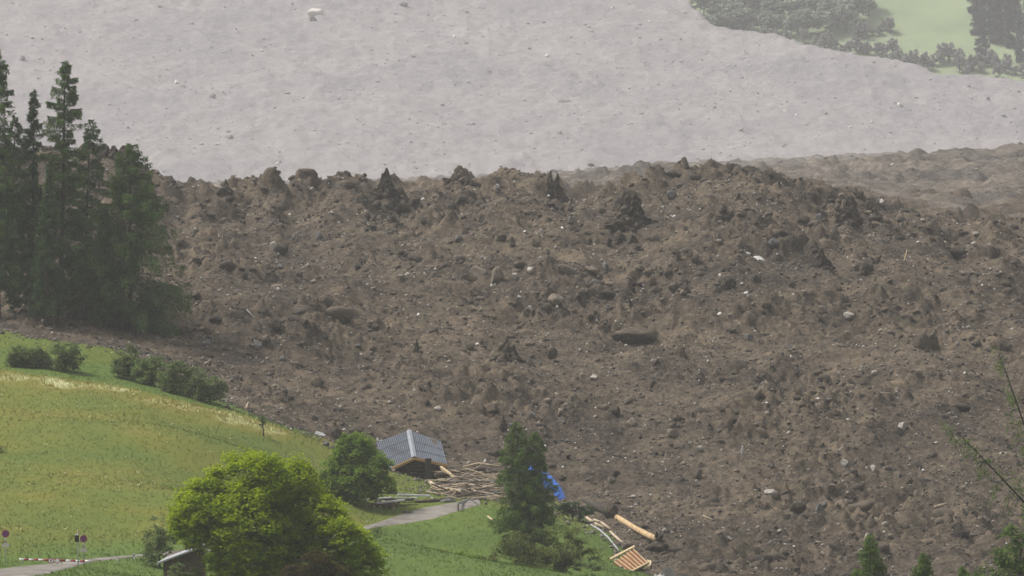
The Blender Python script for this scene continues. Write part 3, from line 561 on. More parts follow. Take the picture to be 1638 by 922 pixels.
NAMED = [('large flat brown boulder lying in the middle of the debris', 1012, 543, 70, 28, 'earth_clod', 1, 0), ('tan slab boulder topping the stone stack below the crest', 905, 438, 42, 20, 'stone_tan', 2, 0),
         ('dark squared boulder in the stone stack below the crest', 945, 436, 38, 24, 'stone_tan', 3, .3), ('small dark boulder at the right end of the stone stack', 968, 432, 22, 18, 'stone_grey', 4, .6),
         ('tan broken boulder left of the pale disc stone', 764, 444, 44, 24, 'stone_tan', 5, 0), ('wide tan boulder right beside the pale disc stone', 798, 448, 40, 24, 'stone_tan', 6, .2),
         ('pale grey disc shaped stone standing on edge', 823, 446, 15, 13, 'stone_pale', 7, 0), ('round white stone below the pale disc stone', 786, 458, 9, 7, 'stone_white', 0, 0),
         ('bright white boulder pair lump on the right slope', 1214, 416, 20, 9, 'stone_white', 1, .4), ('smaller white boulder touching the bright white one', 1196, 408, 11, 6, 'stone_white', 2, 0),
         ('lone white boulder below the dark overhanging bank', 1194, 470, 12, 7, 'stone_white', 3, 0), ('pale upright slab low on the slope right of the larch', 1187, 727, 9, 16, 'stone_white', 4, .1),
         ('buff mud covered boulder left of the leaning larches', 1444, 688, 28, 20, 'stone_pale', 5, .5), ('round tan boulder under the left crest', 492, 351, 20, 12, 'stone_tan', 6, 0),
         ('tan boulder above the upper left debris middle', 641, 448, 18, 14, 'stone_tan', 7, 0), ('grey white boulder right of the middle pyramid', 948, 606, 22, 11, 'stone_pale', 0, 0),
         ('tan boulder with dark underside on the centre slope', 890, 486, 34, 18, 'stone_tan', 1, .2), ('grey boulder on the slope above the hedge', 412, 557, 26, 18, 'stone_grey', 2, 0),
         ('dark boulder nearest above the hedge', 330, 552, 22, 20, 'stone_grey', 3, .4), ('long pale stone by the foot of the long log', 1014, 797, 16, 6, 'stone_pale', 4, 0),
         ('tan boulder half buried at lower right', 1330, 786, 30, 14, 'stone_tan', 5, .2), ('dark grey boulder at lower right beside the tan one', 1310, 818, 24, 14, 'stone_grey', 6, 0),
         ('brown boulder at the slide edge behind the round tree', 541, 702, 26, 26, 'earth_dark', 7, .4), ('pale angular stone right of the grey white boulder', 1150, 505, 12, 8, 'stone_white', 0, 0),
         ('pink tan stone on the right slope by the fallen pole', 1562, 378, 14, 8, 'stone_pale', 1, 0), ('cream boulder on the mound flank at right', 1412, 326, 18, 10, 'stone_pale', 2, 0),
         ('cream boulder near the earth block below the crest', 866, 375, 14, 10, 'stone_pale', 4, 0), ('tan flat boulder on the mid slope above the blue sheet', 898, 664, 26, 12, 'stone_tan', 6, 0),
         ('brown rounded boulder on the slope right of the blue sheet', 1075, 700, 30, 20, 'stone_tan', 7, 0), ('grey slab lying on the left middle slope', 574, 556, 20, 10, 'stone_grey', 0, .3),
         ('dark round boulder above the right small conifer', 1454, 772, 24, 22, 'earth_dark', 3, .2), ('black brown clod low on the right slope', 1446, 846, 22, 12, 'earth_dark', 5, 0),
         ('dark boulder cluster head left of the tan half buried one', 1245, 800, 22, 16, 'earth_dark', 2, .5), ('wide dark earth block low on the right debris slope', 1478, 562, 50, 34, 'earth_clod', 4, .3), ('steep earth block leaning on the wide dark one', 1496, 558, 30, 38, 'earth_clod', 6, .5), ('dark earth hump above the leaning larch at the right edge', 1604, 558, 40, 26, 'earth_clod', 2, .2), ('dark lump at the left shoulder of the big mound on the crest', 1080, 284, 34, 18, 'earth_clod', 1, .2), ('dark clod just right of the upright yellow plank', 1533, 412, 40, 22, 'earth_dark', 4, .2), ('dark clod farthest right beside its twin', 1588, 412, 34, 20, 'earth_dark', 6, .1), ('pale stone at the top of the slope above the chalet roof', 700, 656, 14, 8, 'stone_pale', 1, 0)]
for q, (lb, px, base, wp, hp, mk, sh, ti) in enumerate(NAMED): boulder('boulder', lb, 'boulder', px, base, wp, hp, mk, sh, yaw=q*.7, tilt=ti)
REG = [(520, 'on the left slope', 'above the hedge'), (820, 'on the slope', 'above the chalet roof'), (1130, 'on the slope', 'right of the small larch'), (1380, 'on the slope', 'between the white boulders and the small conifers'), (1640, 'on the right slope', 'near the leaning larches')]
TYPES = [('stone_pale', 'pale grey boulder'), ('stone_tan', 'tan boulder'), ('stone_grey', 'dark grey boulder'), ('earth_dark', 'dark brown clod'), ('earth_clod', 'brown clod'), ('stone_white', 'small white stone')]
r = np.random.default_rng(5); cnt = 0
for q in range(52):
    gx, gy = [(830, 398), (1128, 462), (955, 388), (640, 345), (700, 330), (1190, 330), (1060, 420), (1400, 440)][q % 8]; px, py = gx + r.normal(0, 34), gy + r.normal(0, 10); s = r.uniform(13, 30)
    nm = ['in the shadowed middle below the crest', 'beside the dark bank left of the white boulders', 'above the stone stack', 'under the tallest spire', 'between the two tallest spires', 'on the face of the big right mound', 'in the hollow right of the stone stack', 'below the fallen yellow pole'][q % 8]
    boulder('earth_clod', f'{["dark", "brown"][q // 8 % 2]} angular earth clod {nm}', 'earth clod', px, py, s, s*r.uniform(.6, 1.0), ['earth_dark', 'earth_clod'][q // 8 % 2], int(r.integers(8)), group='angular earth clods below the crest', yaw=r.uniform(0, 6), tilt=r.normal(0, .4))
while cnt < 225:
    px = r.uniform(275, 1632); py = 300 + 615*r.random()**1.15; p = on_debris(px, py)
    if float(SD(p[0], p[1])) < 4 or p[1] > 880 or p[1] < 602: continue
    mk, tn = TYPES[r.choice(6, p=[.14, .27, .14, .20, .20, .05])]; s = (9 + 15*r.random()**2.2)*(.55 if mk == 'stone_white' else 1.0)*(1.25 if mk.startswith('earth') else 1)
    rg = [g for g in REG if px <= g[0]][0]; hb = 'high' if py < 430 else 'halfway up' if py < 620 else 'low'
    lb = f'{tn} {hb} {rg[1]} {rg[2]}'
    if len(lb.split()) > 16: lb = f'{tn} {hb} {rg[1]} between white boulders and conifers'
    boulder('boulder', lb, 'boulder', px, py, s, s*r.uniform(.5, .85), mk, int(r.integers(8)), group='boulders and clods strewn over the debris', yaw=r.uniform(0, 6), tilt=r.normal(0, .25), sub=2 if s < 14 else 3); cnt += 1
FAR = [('biggest pale boulder high on the far slide with dark shadow side', 503, 24, 24, 14, 'stone_far_pale', 1), ('dark boulder tucked under the biggest pale far boulder', 500, 33, 18, 9, 'stone_far_dark', 2), ('round pale boulder on the far slide right of the tall larch', 282, 133, 12, 10, 'stone_far_pale', 3),
       ('dark hollow boulder low down from the round pale one', 340, 157, 14, 8, 'stone_far_dark', 4), ('pale boulder under the bank at the far right', 1440, 171, 13, 8, 'stone_far_pale', 5), ('pale boulder on the far slide left of the bank', 1256, 180, 11, 5, 'stone_far_pale', 6),
       ('dark boulder at the top middle of the far slide', 646, 10, 20, 9, 'stone_far_dark', 7), ('flat pale boulder just above the near crest at left', 446, 264, 15, 7, 'stone_far_pale', 0), ('pale boulder in the far middle above the twin spikes', 874, 92, 9, 6, 'stone_far_pale', 1),
       ('pale stone right of the dark far top boulder', 726, 60, 10, 5, 'stone_far_pale', 2), ('dark streak boulder low in the far middle', 902, 163, 26, 6, 'stone_far_dark', 3), ('dark flat boulder low on the far left slide', 368, 222, 26, 8, 'stone_far_dark', 4),
       ('dark stone above the far right pale boulder', 1580, 160, 10, 7, 'stone_far_dark', 5), ('dark stone near the larch top at upper left', 36, 96, 18, 9, 'stone_far_dark', 6), ('pale stone left of the tall larch tip', 62, 95, 8, 5, 'stone_far_pale', 7), ('pale pair stone in far upper middle', 980, 14, 10, 5, 'stone_far_pale', 0)]
for q, (lb, px, base, wp, hp, mk, sh) in enumerate(FAR): boulder('boulder', lb, 'boulder', px, base, wp, hp, mk, sh, on_far, yaw=q)

# ------------------------------------------------------------------ trees
def leaf_quads(C, size, up, tint, rr):
    """one quad per leaf; up = how flat the leaves lie"""
    n = len(C); nrm = rr.normal(size=(n, 3)); nrm[:, 2] = np.abs(nrm[:, 2]) + up; nrm /= np.linalg.norm(nrm, axis=1)[:, None]
    a = np.cross(nrm, rr.normal(size=(n, 3))); a /= np.linalg.norm(a, axis=1)[:, None]+1e-9; b = np.cross(nrm, a)
    s = (size*rr.uniform(.6, 1.25, n))[:, None]; V = np.stack([C-a*s, C+b*s*.62, C+a*s, C-b*s*.62], 1).reshape(-1, 3)
    return V, np.arange(4*n).reshape(-1, 4), np.repeat(np.clip(tint, 0, 1), 4)
def broadleaf(name, label, cat, base, blobs, mat_key, nclump, nleaf, leaf, seed, group=None, bark='bark', clump_r=(.7, 1.2), tk=.3, up=1.0, hollow=.5, loose=0.):
    """base: world foot; blobs: (x, y, z, r) in world metres"""
    rr = np.random.default_rng(seed); root = thing(name, label, cat, base, group); B = np.array(blobs, float); vol = B[:, 3]**2; pk = vol/vol.sum(); Cs, Ts = [], []
    centres = []
    for i in range(nclump):
        b = B[rr.choice(len(B), p=pk)]; d = rr.normal(size=3); d[2] = d[2]*.9 + .25; d /= np.linalg.norm(d); q = b[:3] + d*b[3]*(hollow + (1-hollow)*rr.random()**.6)*np.array((1, 1, .92)); centres.append(q)
        cr = rr.uniform(*clump_r); m = int(nleaf*rr.uniform(.6, 1.3)); e = rr.normal(size=(m, 3)); e /= np.linalg.norm(e, axis=1)[:, None]; e *= (rr.random(m)**.45)[:, None]
        e[:, 2] = np.where(e[:, 2] < 0, e[:, 2]*.35, e[:, 2]*.62); tw = rr.normal(0, .25, 2); e[:, 2] += e[:, 0]*tw[0] + e[:, 1]*tw[1] - .22*(e[:, 0]**2+e[:, 1]**2)
        Cs.append(q + e*cr); Ts.append(np.full(m, rr.normal(.5, .13)) + rr.normal(0, .14, m))
    C = np.concatenate(Cs); V, Fc, T = leaf_quads(C, np.full(len(C), leaf), up, np.concatenate(Ts), rr)
    if loose: pass
    obj('crown', mesh_np('crown', V-np.array(base), Fc, M[mat_key], {'tint': T}), root)
    mb = MB(); top = B[B[:, 2].argmax()]; ctr = (B[:, :3]*vol[:, None]).sum(0)/vol.sum(); b0 = np.array(base, float) - (0, 0, .3)
    mb.tube([b0, b0*.6+ctr*.4, ctr, top[:3]*.8+ctr*.2], [tk, tk*.8, tk*.55, tk*.15], 8)
    fork = b0*.55+ctr*.45
    for q in centres[:min(60, nclump)]:
        s = fork + (ctr-fork)*rr.random(); mb.tube([s, (s+q)/2+(0, 0, .25), q], [tk*.28, tk*.16, tk*.05], 4, False)
    mb.build('trunk', M[bark], root, True, base); return root
def px_blobs(L, y, dep=.8, seed=0):
    rr = np.random.default_rng(seed); out = []
    for (px, py, rp) in L:
        r_ = rp*y/F; p = pt(px, py, y + rr.uniform(-dep, dep)*r_); out.append((*p, r_))
    return out
def larch(name, label, base, top, R, mat_key, seed, n_br=130, per=60, cb=.12, group=None, spray=.37, sparse=0., bark='bark', shape=.85, stems=None, cat='tree', droop=.35, oneside=None, hang=.38, tk=1.0, low=0.):
    """conifer: trunk from base to top, whorls of drooping branches carrying small needle sprays"""
    rr = np.random.default_rng(seed); base, root = np.array(base, float), thing(name, label, cat, base, group); C0, A0, S0, T0 = [], [], [], []; mb = MB()
    for (sb, st, sR) in (stems or [(base, np.array(top, float), R)]):
        H = np.linalg.norm(st-sb); ax = (st-sb)/H; e1 = np.cross(ax, (0, 1, 0)); e1 /= np.linalg.norm(e1); e2 = np.cross(ax, e1)
        tr = (.011*H + .05)*tk; ts = np.linspace(0, 1, 10); mb.tube([sb + ax*H*t + (e1*.012*H*sin(t*5+seed))*(1-t)*t for t in ts]+[], [tr*(1-t)**.9+.02 for t in ts], 8)
        for q in range(n_br):
            t = cb + (1-cb)*(q + rr.random())/n_br; az = q*2.4 + rr.normal(0, .5)
            if oneside is not None and rr.random() < .65: az = oneside + rr.normal(0, .8)
            L = sR*((1-t)**shape + .03)*rr.uniform(.6, 1.12)
            if t < .3: L *= .55 + 1.5*t
            if rr.random() < sparse: L *= .45
            if t < low and rr.random() < .4: continue
            d = e1*cos(az) + e2*sin(az); s0 = sb + ax*H*t; lift = .22*(t-.3)
            f = lambda u: s0 + d*L*u + np.array((0, 0, 1.))*L*(lift*u - droop*u*u*(1.15-t) + .12*u**3)
            us = np.linspace(0, 1, 4); mb.tube([f(u) for u in us], [.035*(1-u*.8)*(.5+L*.18) for u in us], 3, False)
            m = max(8, int(4.6*per*(L/sR)**.8 + 6)*rr.choice([.5, 1.0, 1.5])); m = int(m); u = rr.random(m)**.75*.92 + .1; P = np.array([f(v) for v in u]); tang = np.array([f(v+.05)-f(v) for v in u]); tang /= np.linalg.norm(tang, axis=1)[:, None]
            side = np.cross(tang, (0, 0, 1.)); side /= np.linalg.norm(side, axis=1)[:, None]+1e-9
            k = rr.uniform(-1, 1, m); wd = L*.34*(1.05-u)+.2; P = P + side*(k*wd)[:, None]*.8 - np.array((0, 0, 1.))*(rr.random(m)**1.4*(hang + .12*L))[:, None]
            dr = tang*rr.uniform(.2, 1, (m, 1)) + side*k[:, None]*.9 - np.array((0, 0, 1.))*rr.uniform(.1, 1.3, (m, 1)) + rr.normal(0, .3, (m, 3)); dr /= np.linalg.norm(dr, axis=1)[:, None]
            C0.append(P); A0.append(dr); S0.append(spray*rr.uniform(.45, 1.1, m)); T0.append(np.clip(.30 + .42*u*rr.uniform(.6, 1.2) + .18*(t-.4) + rr.normal(0, .12, m), 0, 1))
    P, D, S, T = map(np.concatenate, (C0, A0, S0, T0)); n = len(P); wv = np.cross(D, rr.normal(size=(n, 3))); wv /= np.linalg.norm(wv, axis=1)[:, None]+1e-9
    V = np.stack([P - wv*(S*.18)[:, None], P + wv*(S*.18)[:, None], P + D*S[:, None]], 1).reshape(-1, 3) - base
    obj('crown', mesh_np('crown', V, np.arange(3*n).reshape(-1, 3), M[mat_key], {'tint': np.repeat(T, 3)}), root)
    mb.build('trunk', M[bark], root, True, base); return root
GL = 'larches at the left edge of the slide'
def left_larch(px, row, basepx, baserow, Rp, seed, label, mk='larch', n=150, per=64, y=None, **kw):
    b = on_debris(basepx, baserow); yy = b[1] if y is None else y
    if y is not None: b = np.array((*pt(basepx, baserow, y)[:2], float(debris_z(np.array([pt(basepx, 0, y)[0]]), np.array([y]))[0])))
    return larch('larch_tree', label, b - (0, 0, .4), pt(px, row, yy), Rp*yy/F, mk, seed, n, per, group=GL, **kw)
left_larch(-4, 80, -4, 506, 60, 1, 'tall larch cut by the left picture edge', 'larch', 120, 100, shape=.5)
left_larch(54, 142, 50, 505, 34, 2, 'slim larch between the two tallest at left', 'larch_dark', 110, 80, sparse=.25, shape=.5)
left_larch(105, 97, 96, 507, 62, 3, 'tallest full larch with visible trunk, third from the left edge', 'larch', 130, 105, shape=.5, sparse=.12)
left_larch(146, 192, 132, 508, 54, 4, 'larch half hidden close behind the tallest full one', 'larch_dark', 100, 80, y=712, shape=.5)
left_larch(209, 229, 208, 522, 128, 5, 'broad rounded larch standing alone at the right of the group', 'larch', 150, 130, shape=.70, spray=.40, cb=.06)
left_larch(24, 185, 18, 505, 46, 6, 'dark larch behind the one cut by the picture edge', 'larch_dark', 90, 80, y=714, shape=.55)
left_larch(78, 265, 74, 505, 44, 7, 'short dark larch low between the tall trunks', 'larch_dark', 110, 56, y=697)
left_larch(168, 330, 166, 512, 46, 8, 'short larch between the tallest one and the broad one', 'larch_dark', 110, 56, y=700)
for q, (px, row, rp, lb) in enumerate([(40, 478, 24, 'dark undergrowth bush at the foot of the leftmost larches'), (120, 480, 26, 'dark undergrowth bush at the foot of the tallest full larch'), (165, 484, 22, 'dark undergrowth bush beside the broad larch'), (232, 490, 24, 'dark undergrowth bush under the broad larch, right side')]):
    p = on_debris(px, row+26); y = p[1]; broadleaf('shrub', lb, 'bush', p, px_blobs([(px, row, rp), (px-rp*.7, row+8, rp*.7), (px+rp*.7, row+6, rp*.7)], y, .5, q), 'larch_dark', 40, 60, .16, 900+q, clump_r=(.5, .9), tk=.06)
# forked larch in the middle
b = on_meadow(838, 886); y = b[1]; m = y/F
larch('larch_tree', 'forked two topped larch beside the blue sheet in the middle', b, None, 62*m, 'larch_fresh', 21, 90, 100, stems=[(b, pt(826, 674, y), 64*m), (b+(.9, .3, 0), pt(855, 690, y+.4), 60*m)], cb=.10, spray=.30, shape=.66, droop=.35, hang=.3, low=.12)
# leaning larches, right foreground
def leaning(label, tip, root_px, y, R, seed, oneside):
    t = pt(*tip, y); b = pt(*root_px, y); return larch('leaning_larch', label, b, t, R, 'larch_fresh', seed, 54, 14, cb=.05, spray=.24, sparse=.35, oneside=oneside, droop=.9, shape=.5, hang=.5, tk=.42)
leaning('slender larch top leaning in from the right edge, upper one', (1590, 545), (1740, 960), 405, 2.0, 31, 1.2)
leaning('slender larch top leaning in from the right edge, lower one', (1508, 668), (1760, 930), 400, 2.0, 32, 1.2)
def small_conifer(label, tip, rp, seed, y=430, rowb=1060):
    g = float(meadow_z(np.array([pt(tip[0], 0, y)[0]]), np.array([float(y)]))[0]); t = pt(*tip, y); return larch('young_larch', label, (t[0]+.1, y, g), t, rp*y/F, 'larch_fresh', seed, 90, 70, cb=.05, spray=.26, shape=.7, group='young larches at the bottom right')
small_conifer('young larch tip at the bottom edge, left and taller one', (1392, 853), 62, 41)
small_conifer('young larch tip at the bottom edge, right of the taller one', (1478, 884), 58, 42)
small_conifer('young larch barely reaching the bottom edge beside the leaning larches', (1540, 905), 44, 43, 425)
def bush(label, L, y, mk, ncl, nl, leaf, seed, foot=None, name='shrub', cat='bush', cr=(.4, .8), group=None, tk=.08, **kw):
    c = pt(L[0][0], L[0][1], y); g = float(meadow_z(np.array([c[0]]), np.array([float(y)]))[0]) if foot is None else foot
    return broadleaf(name, label, cat, (c[0], y, g), px_blobs(L, y, .6, seed), mk, ncl, nl, leaf, seed, group, clump_r=cr, tk=tk, **kw)
bush('dark green thicket in the bottom right corner', [(1632, 870, 38), (1602, 905, 32), (1648, 815, 26), (1562, 928, 26), (1660, 900, 50)], 415, 'larch_fresh', 70, 70, .13, 51, cr=(.4, .9))
# big bright maple
y = 470; base = (pt(432, 0, y)[0], y, float(meadow_z(np.array([pt(432, 0, y)[0]]), np.array([470.]))[0]))
broadleaf('maple_tree', 'large bright yellow green broadleaf tree in front of the meadow', 'tree', base,
          px_blobs([(385, 778, 54), (330, 818, 52), (455, 785, 54), (420, 770, 44), (320, 840, 40), (405, 850, 74), (500, 832, 54), (540, 870, 46), (470, 900, 70), (388, 906, 50), (575, 905, 36), (372, 930, 34), (420, 960, 80), (540, 950, 50)], y, .75, 4),
          'leaf_bright', 1080, 118, .15, 61, clump_r=(.6, 1.15), tk=.42, up=1.5, hollow=.78)
y = 625; b = on_meadow(572, 806)
broadleaf('round_tree', 'round mid green tree left of the tilted chalet roof', 'tree', b, px_blobs([(568, 722, 30), (545, 758, 32), (592, 752, 32), (570, 775, 36), (608, 780, 20), (530, 775, 18)], b[1], .7, 5), 'leaf_mid', 300, 110, .16, 62, clump_r=(.5, .95), tk=.22, hollow=.6)
bush('thin grey green shrub beside the road at the big tree', [(600, 858, 16), (592, 878, 16), (612, 890, 18)], 560, 'leaf_grey', 40, 50, .10, 63, cr=(.3, .6))
bush('slim grey green sapling behind the shed', [(256, 842, 18), (244, 862, 22), (270, 866, 20), (256, 888, 24), (240, 885, 18)], 512, 'leaf_grey', 110, 36, .10, 64, cr=(.3, .55), name='sapling', cat='tree')
bush('brown leaved bush in front of the big bright tree', [(505, 905, 26), (475, 918, 24), (540, 922, 24)], 455, 'leaf_red', 60, 90, .09, 65, cr=(.35, .6))
bush('grey green bush at the foot of the shed', [(285, 918, 18), (305, 926, 18)], 470, 'leaf_grey', 30, 70, .09, 66, cr=(.3, .5))
OL = 'olive shrubs along the bottom edge'
for q, (L, lb, yy) in enumerate([([(825, 886, 38), (795, 912, 38), (862, 908, 40)], 'olive shrub directly under the forked larch', 560), ([(900, 872, 36), (928, 902, 38), (885, 915, 40)], 'wide olive shrub right of the forked larch foot', 562), ([(745, 905, 24), (725, 920, 26)], 'pale olive shrub left of the forked larch on the grass', 545), ([(780, 915, 24), (765, 930, 24)], 'small olive shrub between two larger ones at bottom', 548), ([(675, 920, 18), (695, 928, 18)], 'low olive shrub at the bottom edge near the big tree', 540)]):
    bush(lb, L, yy, 'leaf_olive' if q != 2 else 'leaf_mid', 110, 90, .105, 70+q, cr=(.35, .8), group=OL)
HG = 'bushes along the upper meadow edge'
for q, (L, foot, lb) in enumerate([([(38, 572, 13), (22, 574, 12)], (34, 587), 'small low bush nearest the left edge on the upper meadow'), ([(58, 570, 13), (66, 575, 12)], (60, 588), 'small low bush touching the round one on the upper meadow'), ([(103, 565, 19), (88, 573, 15), (118, 575, 15)], (103, 594), 'round dense bush on the upper meadow left of the hedge'),
                                   ([(210, 580, 17), (196, 588, 14), (205, 565, 12)], (205, 607), 'leftmost bush of the hedge at the slide edge'), ([(245, 590, 20), (232, 600, 15)], (242, 618), 'tallest bush of the hedge, second from its left end'), ([(282, 600, 19), (268, 610, 15)], (278, 630), 'middle bush of the hedge'),
                                   ([(315, 606, 17), (302, 620, 15)], (312, 638), 'pale bush of the hedge, next to its right end'), ([(340, 620, 16), (328, 630, 14)], (336, 647), 'dark bush at the right end of the hedge')]):
    b = on_meadow(*foot); broadleaf('shrub', lb, 'bush', b, px_blobs([(a_, b2, c_*1.2) for a_, b2, c_ in L] + [(L[0][0]+r.normal(0, 14), L[0][1]+6, 11), (L[0][0]+r.normal(0, 10), L[0][1]-9, 8), (foot[0]-10, foot[1]-7, 10), (foot[0]+9, foot[1]-7, 10), (foot[0], foot[1]-5, 9)], b[1], .6, q), 'leaf_grey', 90, 56, .12, 80+q, HG, clump_r=(.35, .75), tk=.07)
bush('dark bush cut by the left picture edge above the signs', [(-8, 722, 10), (-14, 735, 12)], 585, 'leaf_grey', 30, 60, .1, 95)
bush('tiny thin sapling at the lower end of the hedge', [(422, 668, 6), (418, 676, 6)], 632, 'leaf_grey', 12, 30, .1, 96, cr=(.2, .4), name='sapling', cat='tree')
bush('dark scrub below the blue sheet at the slide edge', [(915, 812, 12), (935, 820, 12), (900, 818, 12)], 626, 'larch_dark', 40, 60, .11, 97, cr=(.3, .6))
# far wood, conifers and bushes on the hillside
rr = np.random.default_rng(77)
def far_proto(kind_, seed):
    if kind_ == 'spruce':
        return larch('spruce_tree', 'x', (0, 0, 0), (0, 0, 30), 4.6, 'spruce_far', seed, 60, 26, cb=.04, spray=2.0, shape=.8)
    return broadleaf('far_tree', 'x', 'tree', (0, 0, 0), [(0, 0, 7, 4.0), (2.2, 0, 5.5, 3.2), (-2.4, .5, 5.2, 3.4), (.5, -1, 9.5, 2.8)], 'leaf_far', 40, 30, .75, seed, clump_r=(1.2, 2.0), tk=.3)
def place_all(proto, spots, fn, smin, smax, group, label_fn):
    for q, (px, py) in enumerate(spots):
        o = proto if q == 0 else copy_tree(proto); p = fn(px, py); o.location = p - np.array((0, 0, .4)); s = rr.uniform(smin, smax); o.scale = (s, s, s*rr.uniform(.9, 1.2)); o.rotation_euler = (0, 0, rr.uniform(0, 6)); o['group'] = group; o['label'] = label_fn(px, py); o['category'] = 'bush' if 'bush' in group else 'tree'
spots = [(px, py) for px in range(1130, 1400, 17) for py in (12, 34, 56) if py < 20 + (1420-px)*.6]
spots = [(px+rr.uniform(-8, 8), py+rr.uniform(-8, 6)) for px, py in spots]
place_all(far_proto('leaf', 201), spots, on_hill, .8, 1.5, 'hazy trees of the far wood', lambda px, py: f'pale tree in the {"upper" if py < 22 else "middle" if py < 44 else "lower"} row of the hazy far wood {"by the slide corner" if px < 1210 else "at its centre" if px < 1300 else "next to the bright field"}')
spots = [(1555+rr.uniform(-6, 6)+q*9.5, 70+rr.uniform(-20, 40)) for q in range(11)] + [(1560+q*14+rr.uniform(-5, 5), 20+rr.uniform(-10, 15)) for q in range(8)]
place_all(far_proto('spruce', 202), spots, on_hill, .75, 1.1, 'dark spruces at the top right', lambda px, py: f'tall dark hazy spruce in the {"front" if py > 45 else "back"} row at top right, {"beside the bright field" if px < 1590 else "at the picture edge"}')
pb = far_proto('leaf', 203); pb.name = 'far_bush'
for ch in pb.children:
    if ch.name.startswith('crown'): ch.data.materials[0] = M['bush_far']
spots = [(px+rr.uniform(-6, 6), 78+(px-1240)*.125+rr.uniform(-14, 8)) for px in range(1215, 1640, 8)] + [(1370+q*9, 66+rr.uniform(-4, 6)-q*2.2) for q in range(7)]
place_all(pb, spots, on_hill, .4, .85, 'grey bushes along the far slide edge', lambda px, py: f'hazy grey bush along the far slide edge {"below the far wood" if px < 1340 else "below the bright field" if px < 1530 else "below the dark spruces"}, {"nearer the slide" if py > 78+(px-1240)*.125-3 else "further back"}')

# ------------------------------------------------------------------ the tilted chalet
A = pt(662, 731, 655.); root = thing('chalet', 'half buried chalet with tilted grey roof at the slide edge', 'house', A - (0, 0, 2.2)); O = np.array(root.location)
R_ = np.array((-.60, 6.0, 2.36)); Lv = np.array((-2.95, -.35, -1.37)); Rv = np.array((3.54, .45, -.80)); LF, RF_ = np.array((-3.5, -.3, -1.25)), np.array((3.4, .4, -1.22)); nL = np.cross(R_, Lv); nL /= np.linalg.norm(nL); nR = np.cross(Rv, R_); nR /= np.linalg.norm(nR)
nL = nL*np.sign(nL[2]); nR = nR*np.sign(nR[2])
def slab(a, b, c, d, n_, t): return [a-n_*t, b-n_*t, c-n_*t, d-n_*t, a, b, c, d]
for sv, sf, nn in ((Lv, LF, nL), (Rv, RF_, nR)):
    Q = lambda u, t, h=0.: A + R_*u + (sv*(1-u)+sf*u)*t + nn*h
    mb = MB(); mb.hexa(slab(A, Q(1, 0), Q(1, 1), Q(0, 1), nn, .16)); deck = mb.build('roof', M['roof_deck'], root, off=O)
    NC = 17
    for q in range(NC):
        s0, s1 = (q+.10)/NC, (q+.60)/NC; mb = MB(); mb.hexa(slab(Q(-.012, s0, .035), Q(1.012, s0, .035), Q(1.012, s1, .075), Q(-.012, s1, .075), nn, .04)); mb.build('roof_tile_course', M['roof_grey'], deck, off=O)
    for u in ((.34, .70) if sv is Lv else (.28, .62)):
        mb = MB(); mb.beam(Q(u, .05, .09), Q(u, .98, .10), .05, .03, nn); mb.build('roof_seam', M['roof_grey'], deck, off=O)
up = (nL+nR)/np.linalg.norm(nL+nR)
mb = MB()
for sv, nn in ((Lv, nL), (Rv, nR)):
    a = A - R_*.02 + up*.14; mb.hexa(slab(a, a+R_*1.04, a+R_*1.04+sv*.085-up*.02, a+sv*.085-up*.02, nn, .05))
mb.build('ridge_cap', M['ridge'], root, off=O)
for sv, nn in ((Lv, nL), (Rv, nR)):
    mb = MB(); g = -R_*.025; mb.hexa([A+g-nn*.30, A+g-nn*.30+R_*.02, A+sv+g-nn*.30+R_*.02, A+sv+g-nn*.30, A+g-nn*.01, A+g-nn*.01+R_*.02, A+sv+g-nn*.01+R_*.02, A+sv+g-nn*.01]); mb.build('bargeboard', M['fascia'], root, off=O)
w0 = A + R_*.16; wl, wr = w0 + Lv*.82 - up*.2, w0 + Rv*.80 - up*.2; dn = np.array((0, 0, -3.2)); bk = R_*.78
mb = MB(); f5 = [wl, w0-up*.2, wr, wr+dn, wl+dn]; mb.add(f5 + [p+bk for p in f5], [(0, 1, 2, 3, 4), (9, 8, 7, 6, 5), (0, 5, 6, 1), (1, 6, 7, 2), (2, 7, 8, 3), (3, 8, 9, 4), (4, 9, 5, 0)]); mb.build('wall', M['wood_dark'], root, off=O)
for q in range(6):
    z = -.45 - q*.34; mb = MB(); a = w0 + Lv*min(.78, .25+.32*q) + up*0; b_ = w0 + Rv*min(.78, .25+.36*q); a = np.array((a[0], w0[1]-.16, w0[2]+z)); b_ = np.array((b_[0], w0[1]-.1, w0[2]+z-.05))
    mb.tube([a, b_], .13, 7); mb.build('wall_log', M['wood_dark'], root, True, O)
p = pt(685, 757, 654.2); mb = MB(); mb.box(p[0]-.32, p[0]+.32, p[1]-.3, p[1]+.3, p[2]-.4, p[2]+1.55); mb.build('corner_post', M['bark'], root, off=O)

# ------------------------------------------------------------------ timber, boards and wreckage
def stick(name, label, pts, rad, mk, group=None, cat='wood', n=6):
    pts = np.array(pts); o = pts[0].copy(); mb = MB(); mb.tube(pts-o, rad, n); ob = mb.build(name, M[mk], None, True); ob.location = tuple(o); return tag(ob, label, cat, group)
def on_any(px, py, dz=0.): 
    a, b = on_meadow(px, py), on_debris(px, py); p = a if a[1] < b[1] else b; p = p.copy(); p[2] += dz; return p
def plank(label, p, q, wd, th, mk, group=None, name='plank'):
    o = p.copy(); mb = MB(); mb.beam(p-o, q-o, wd, th); ob = mb.build(name, M[mk]); ob.location = tuple(o); return tag(ob, label, 'plank', group)
r = np.random.default_rng(15); HP = 'broken timber heaped on the road'
lab = {'wood_pale': 'broken pale peeled branch in the timber heap', 'wood_dark': 'dark bark covered branch in the timber heap', 'wood_grey': 'weathered grey branch in the timber heap'}
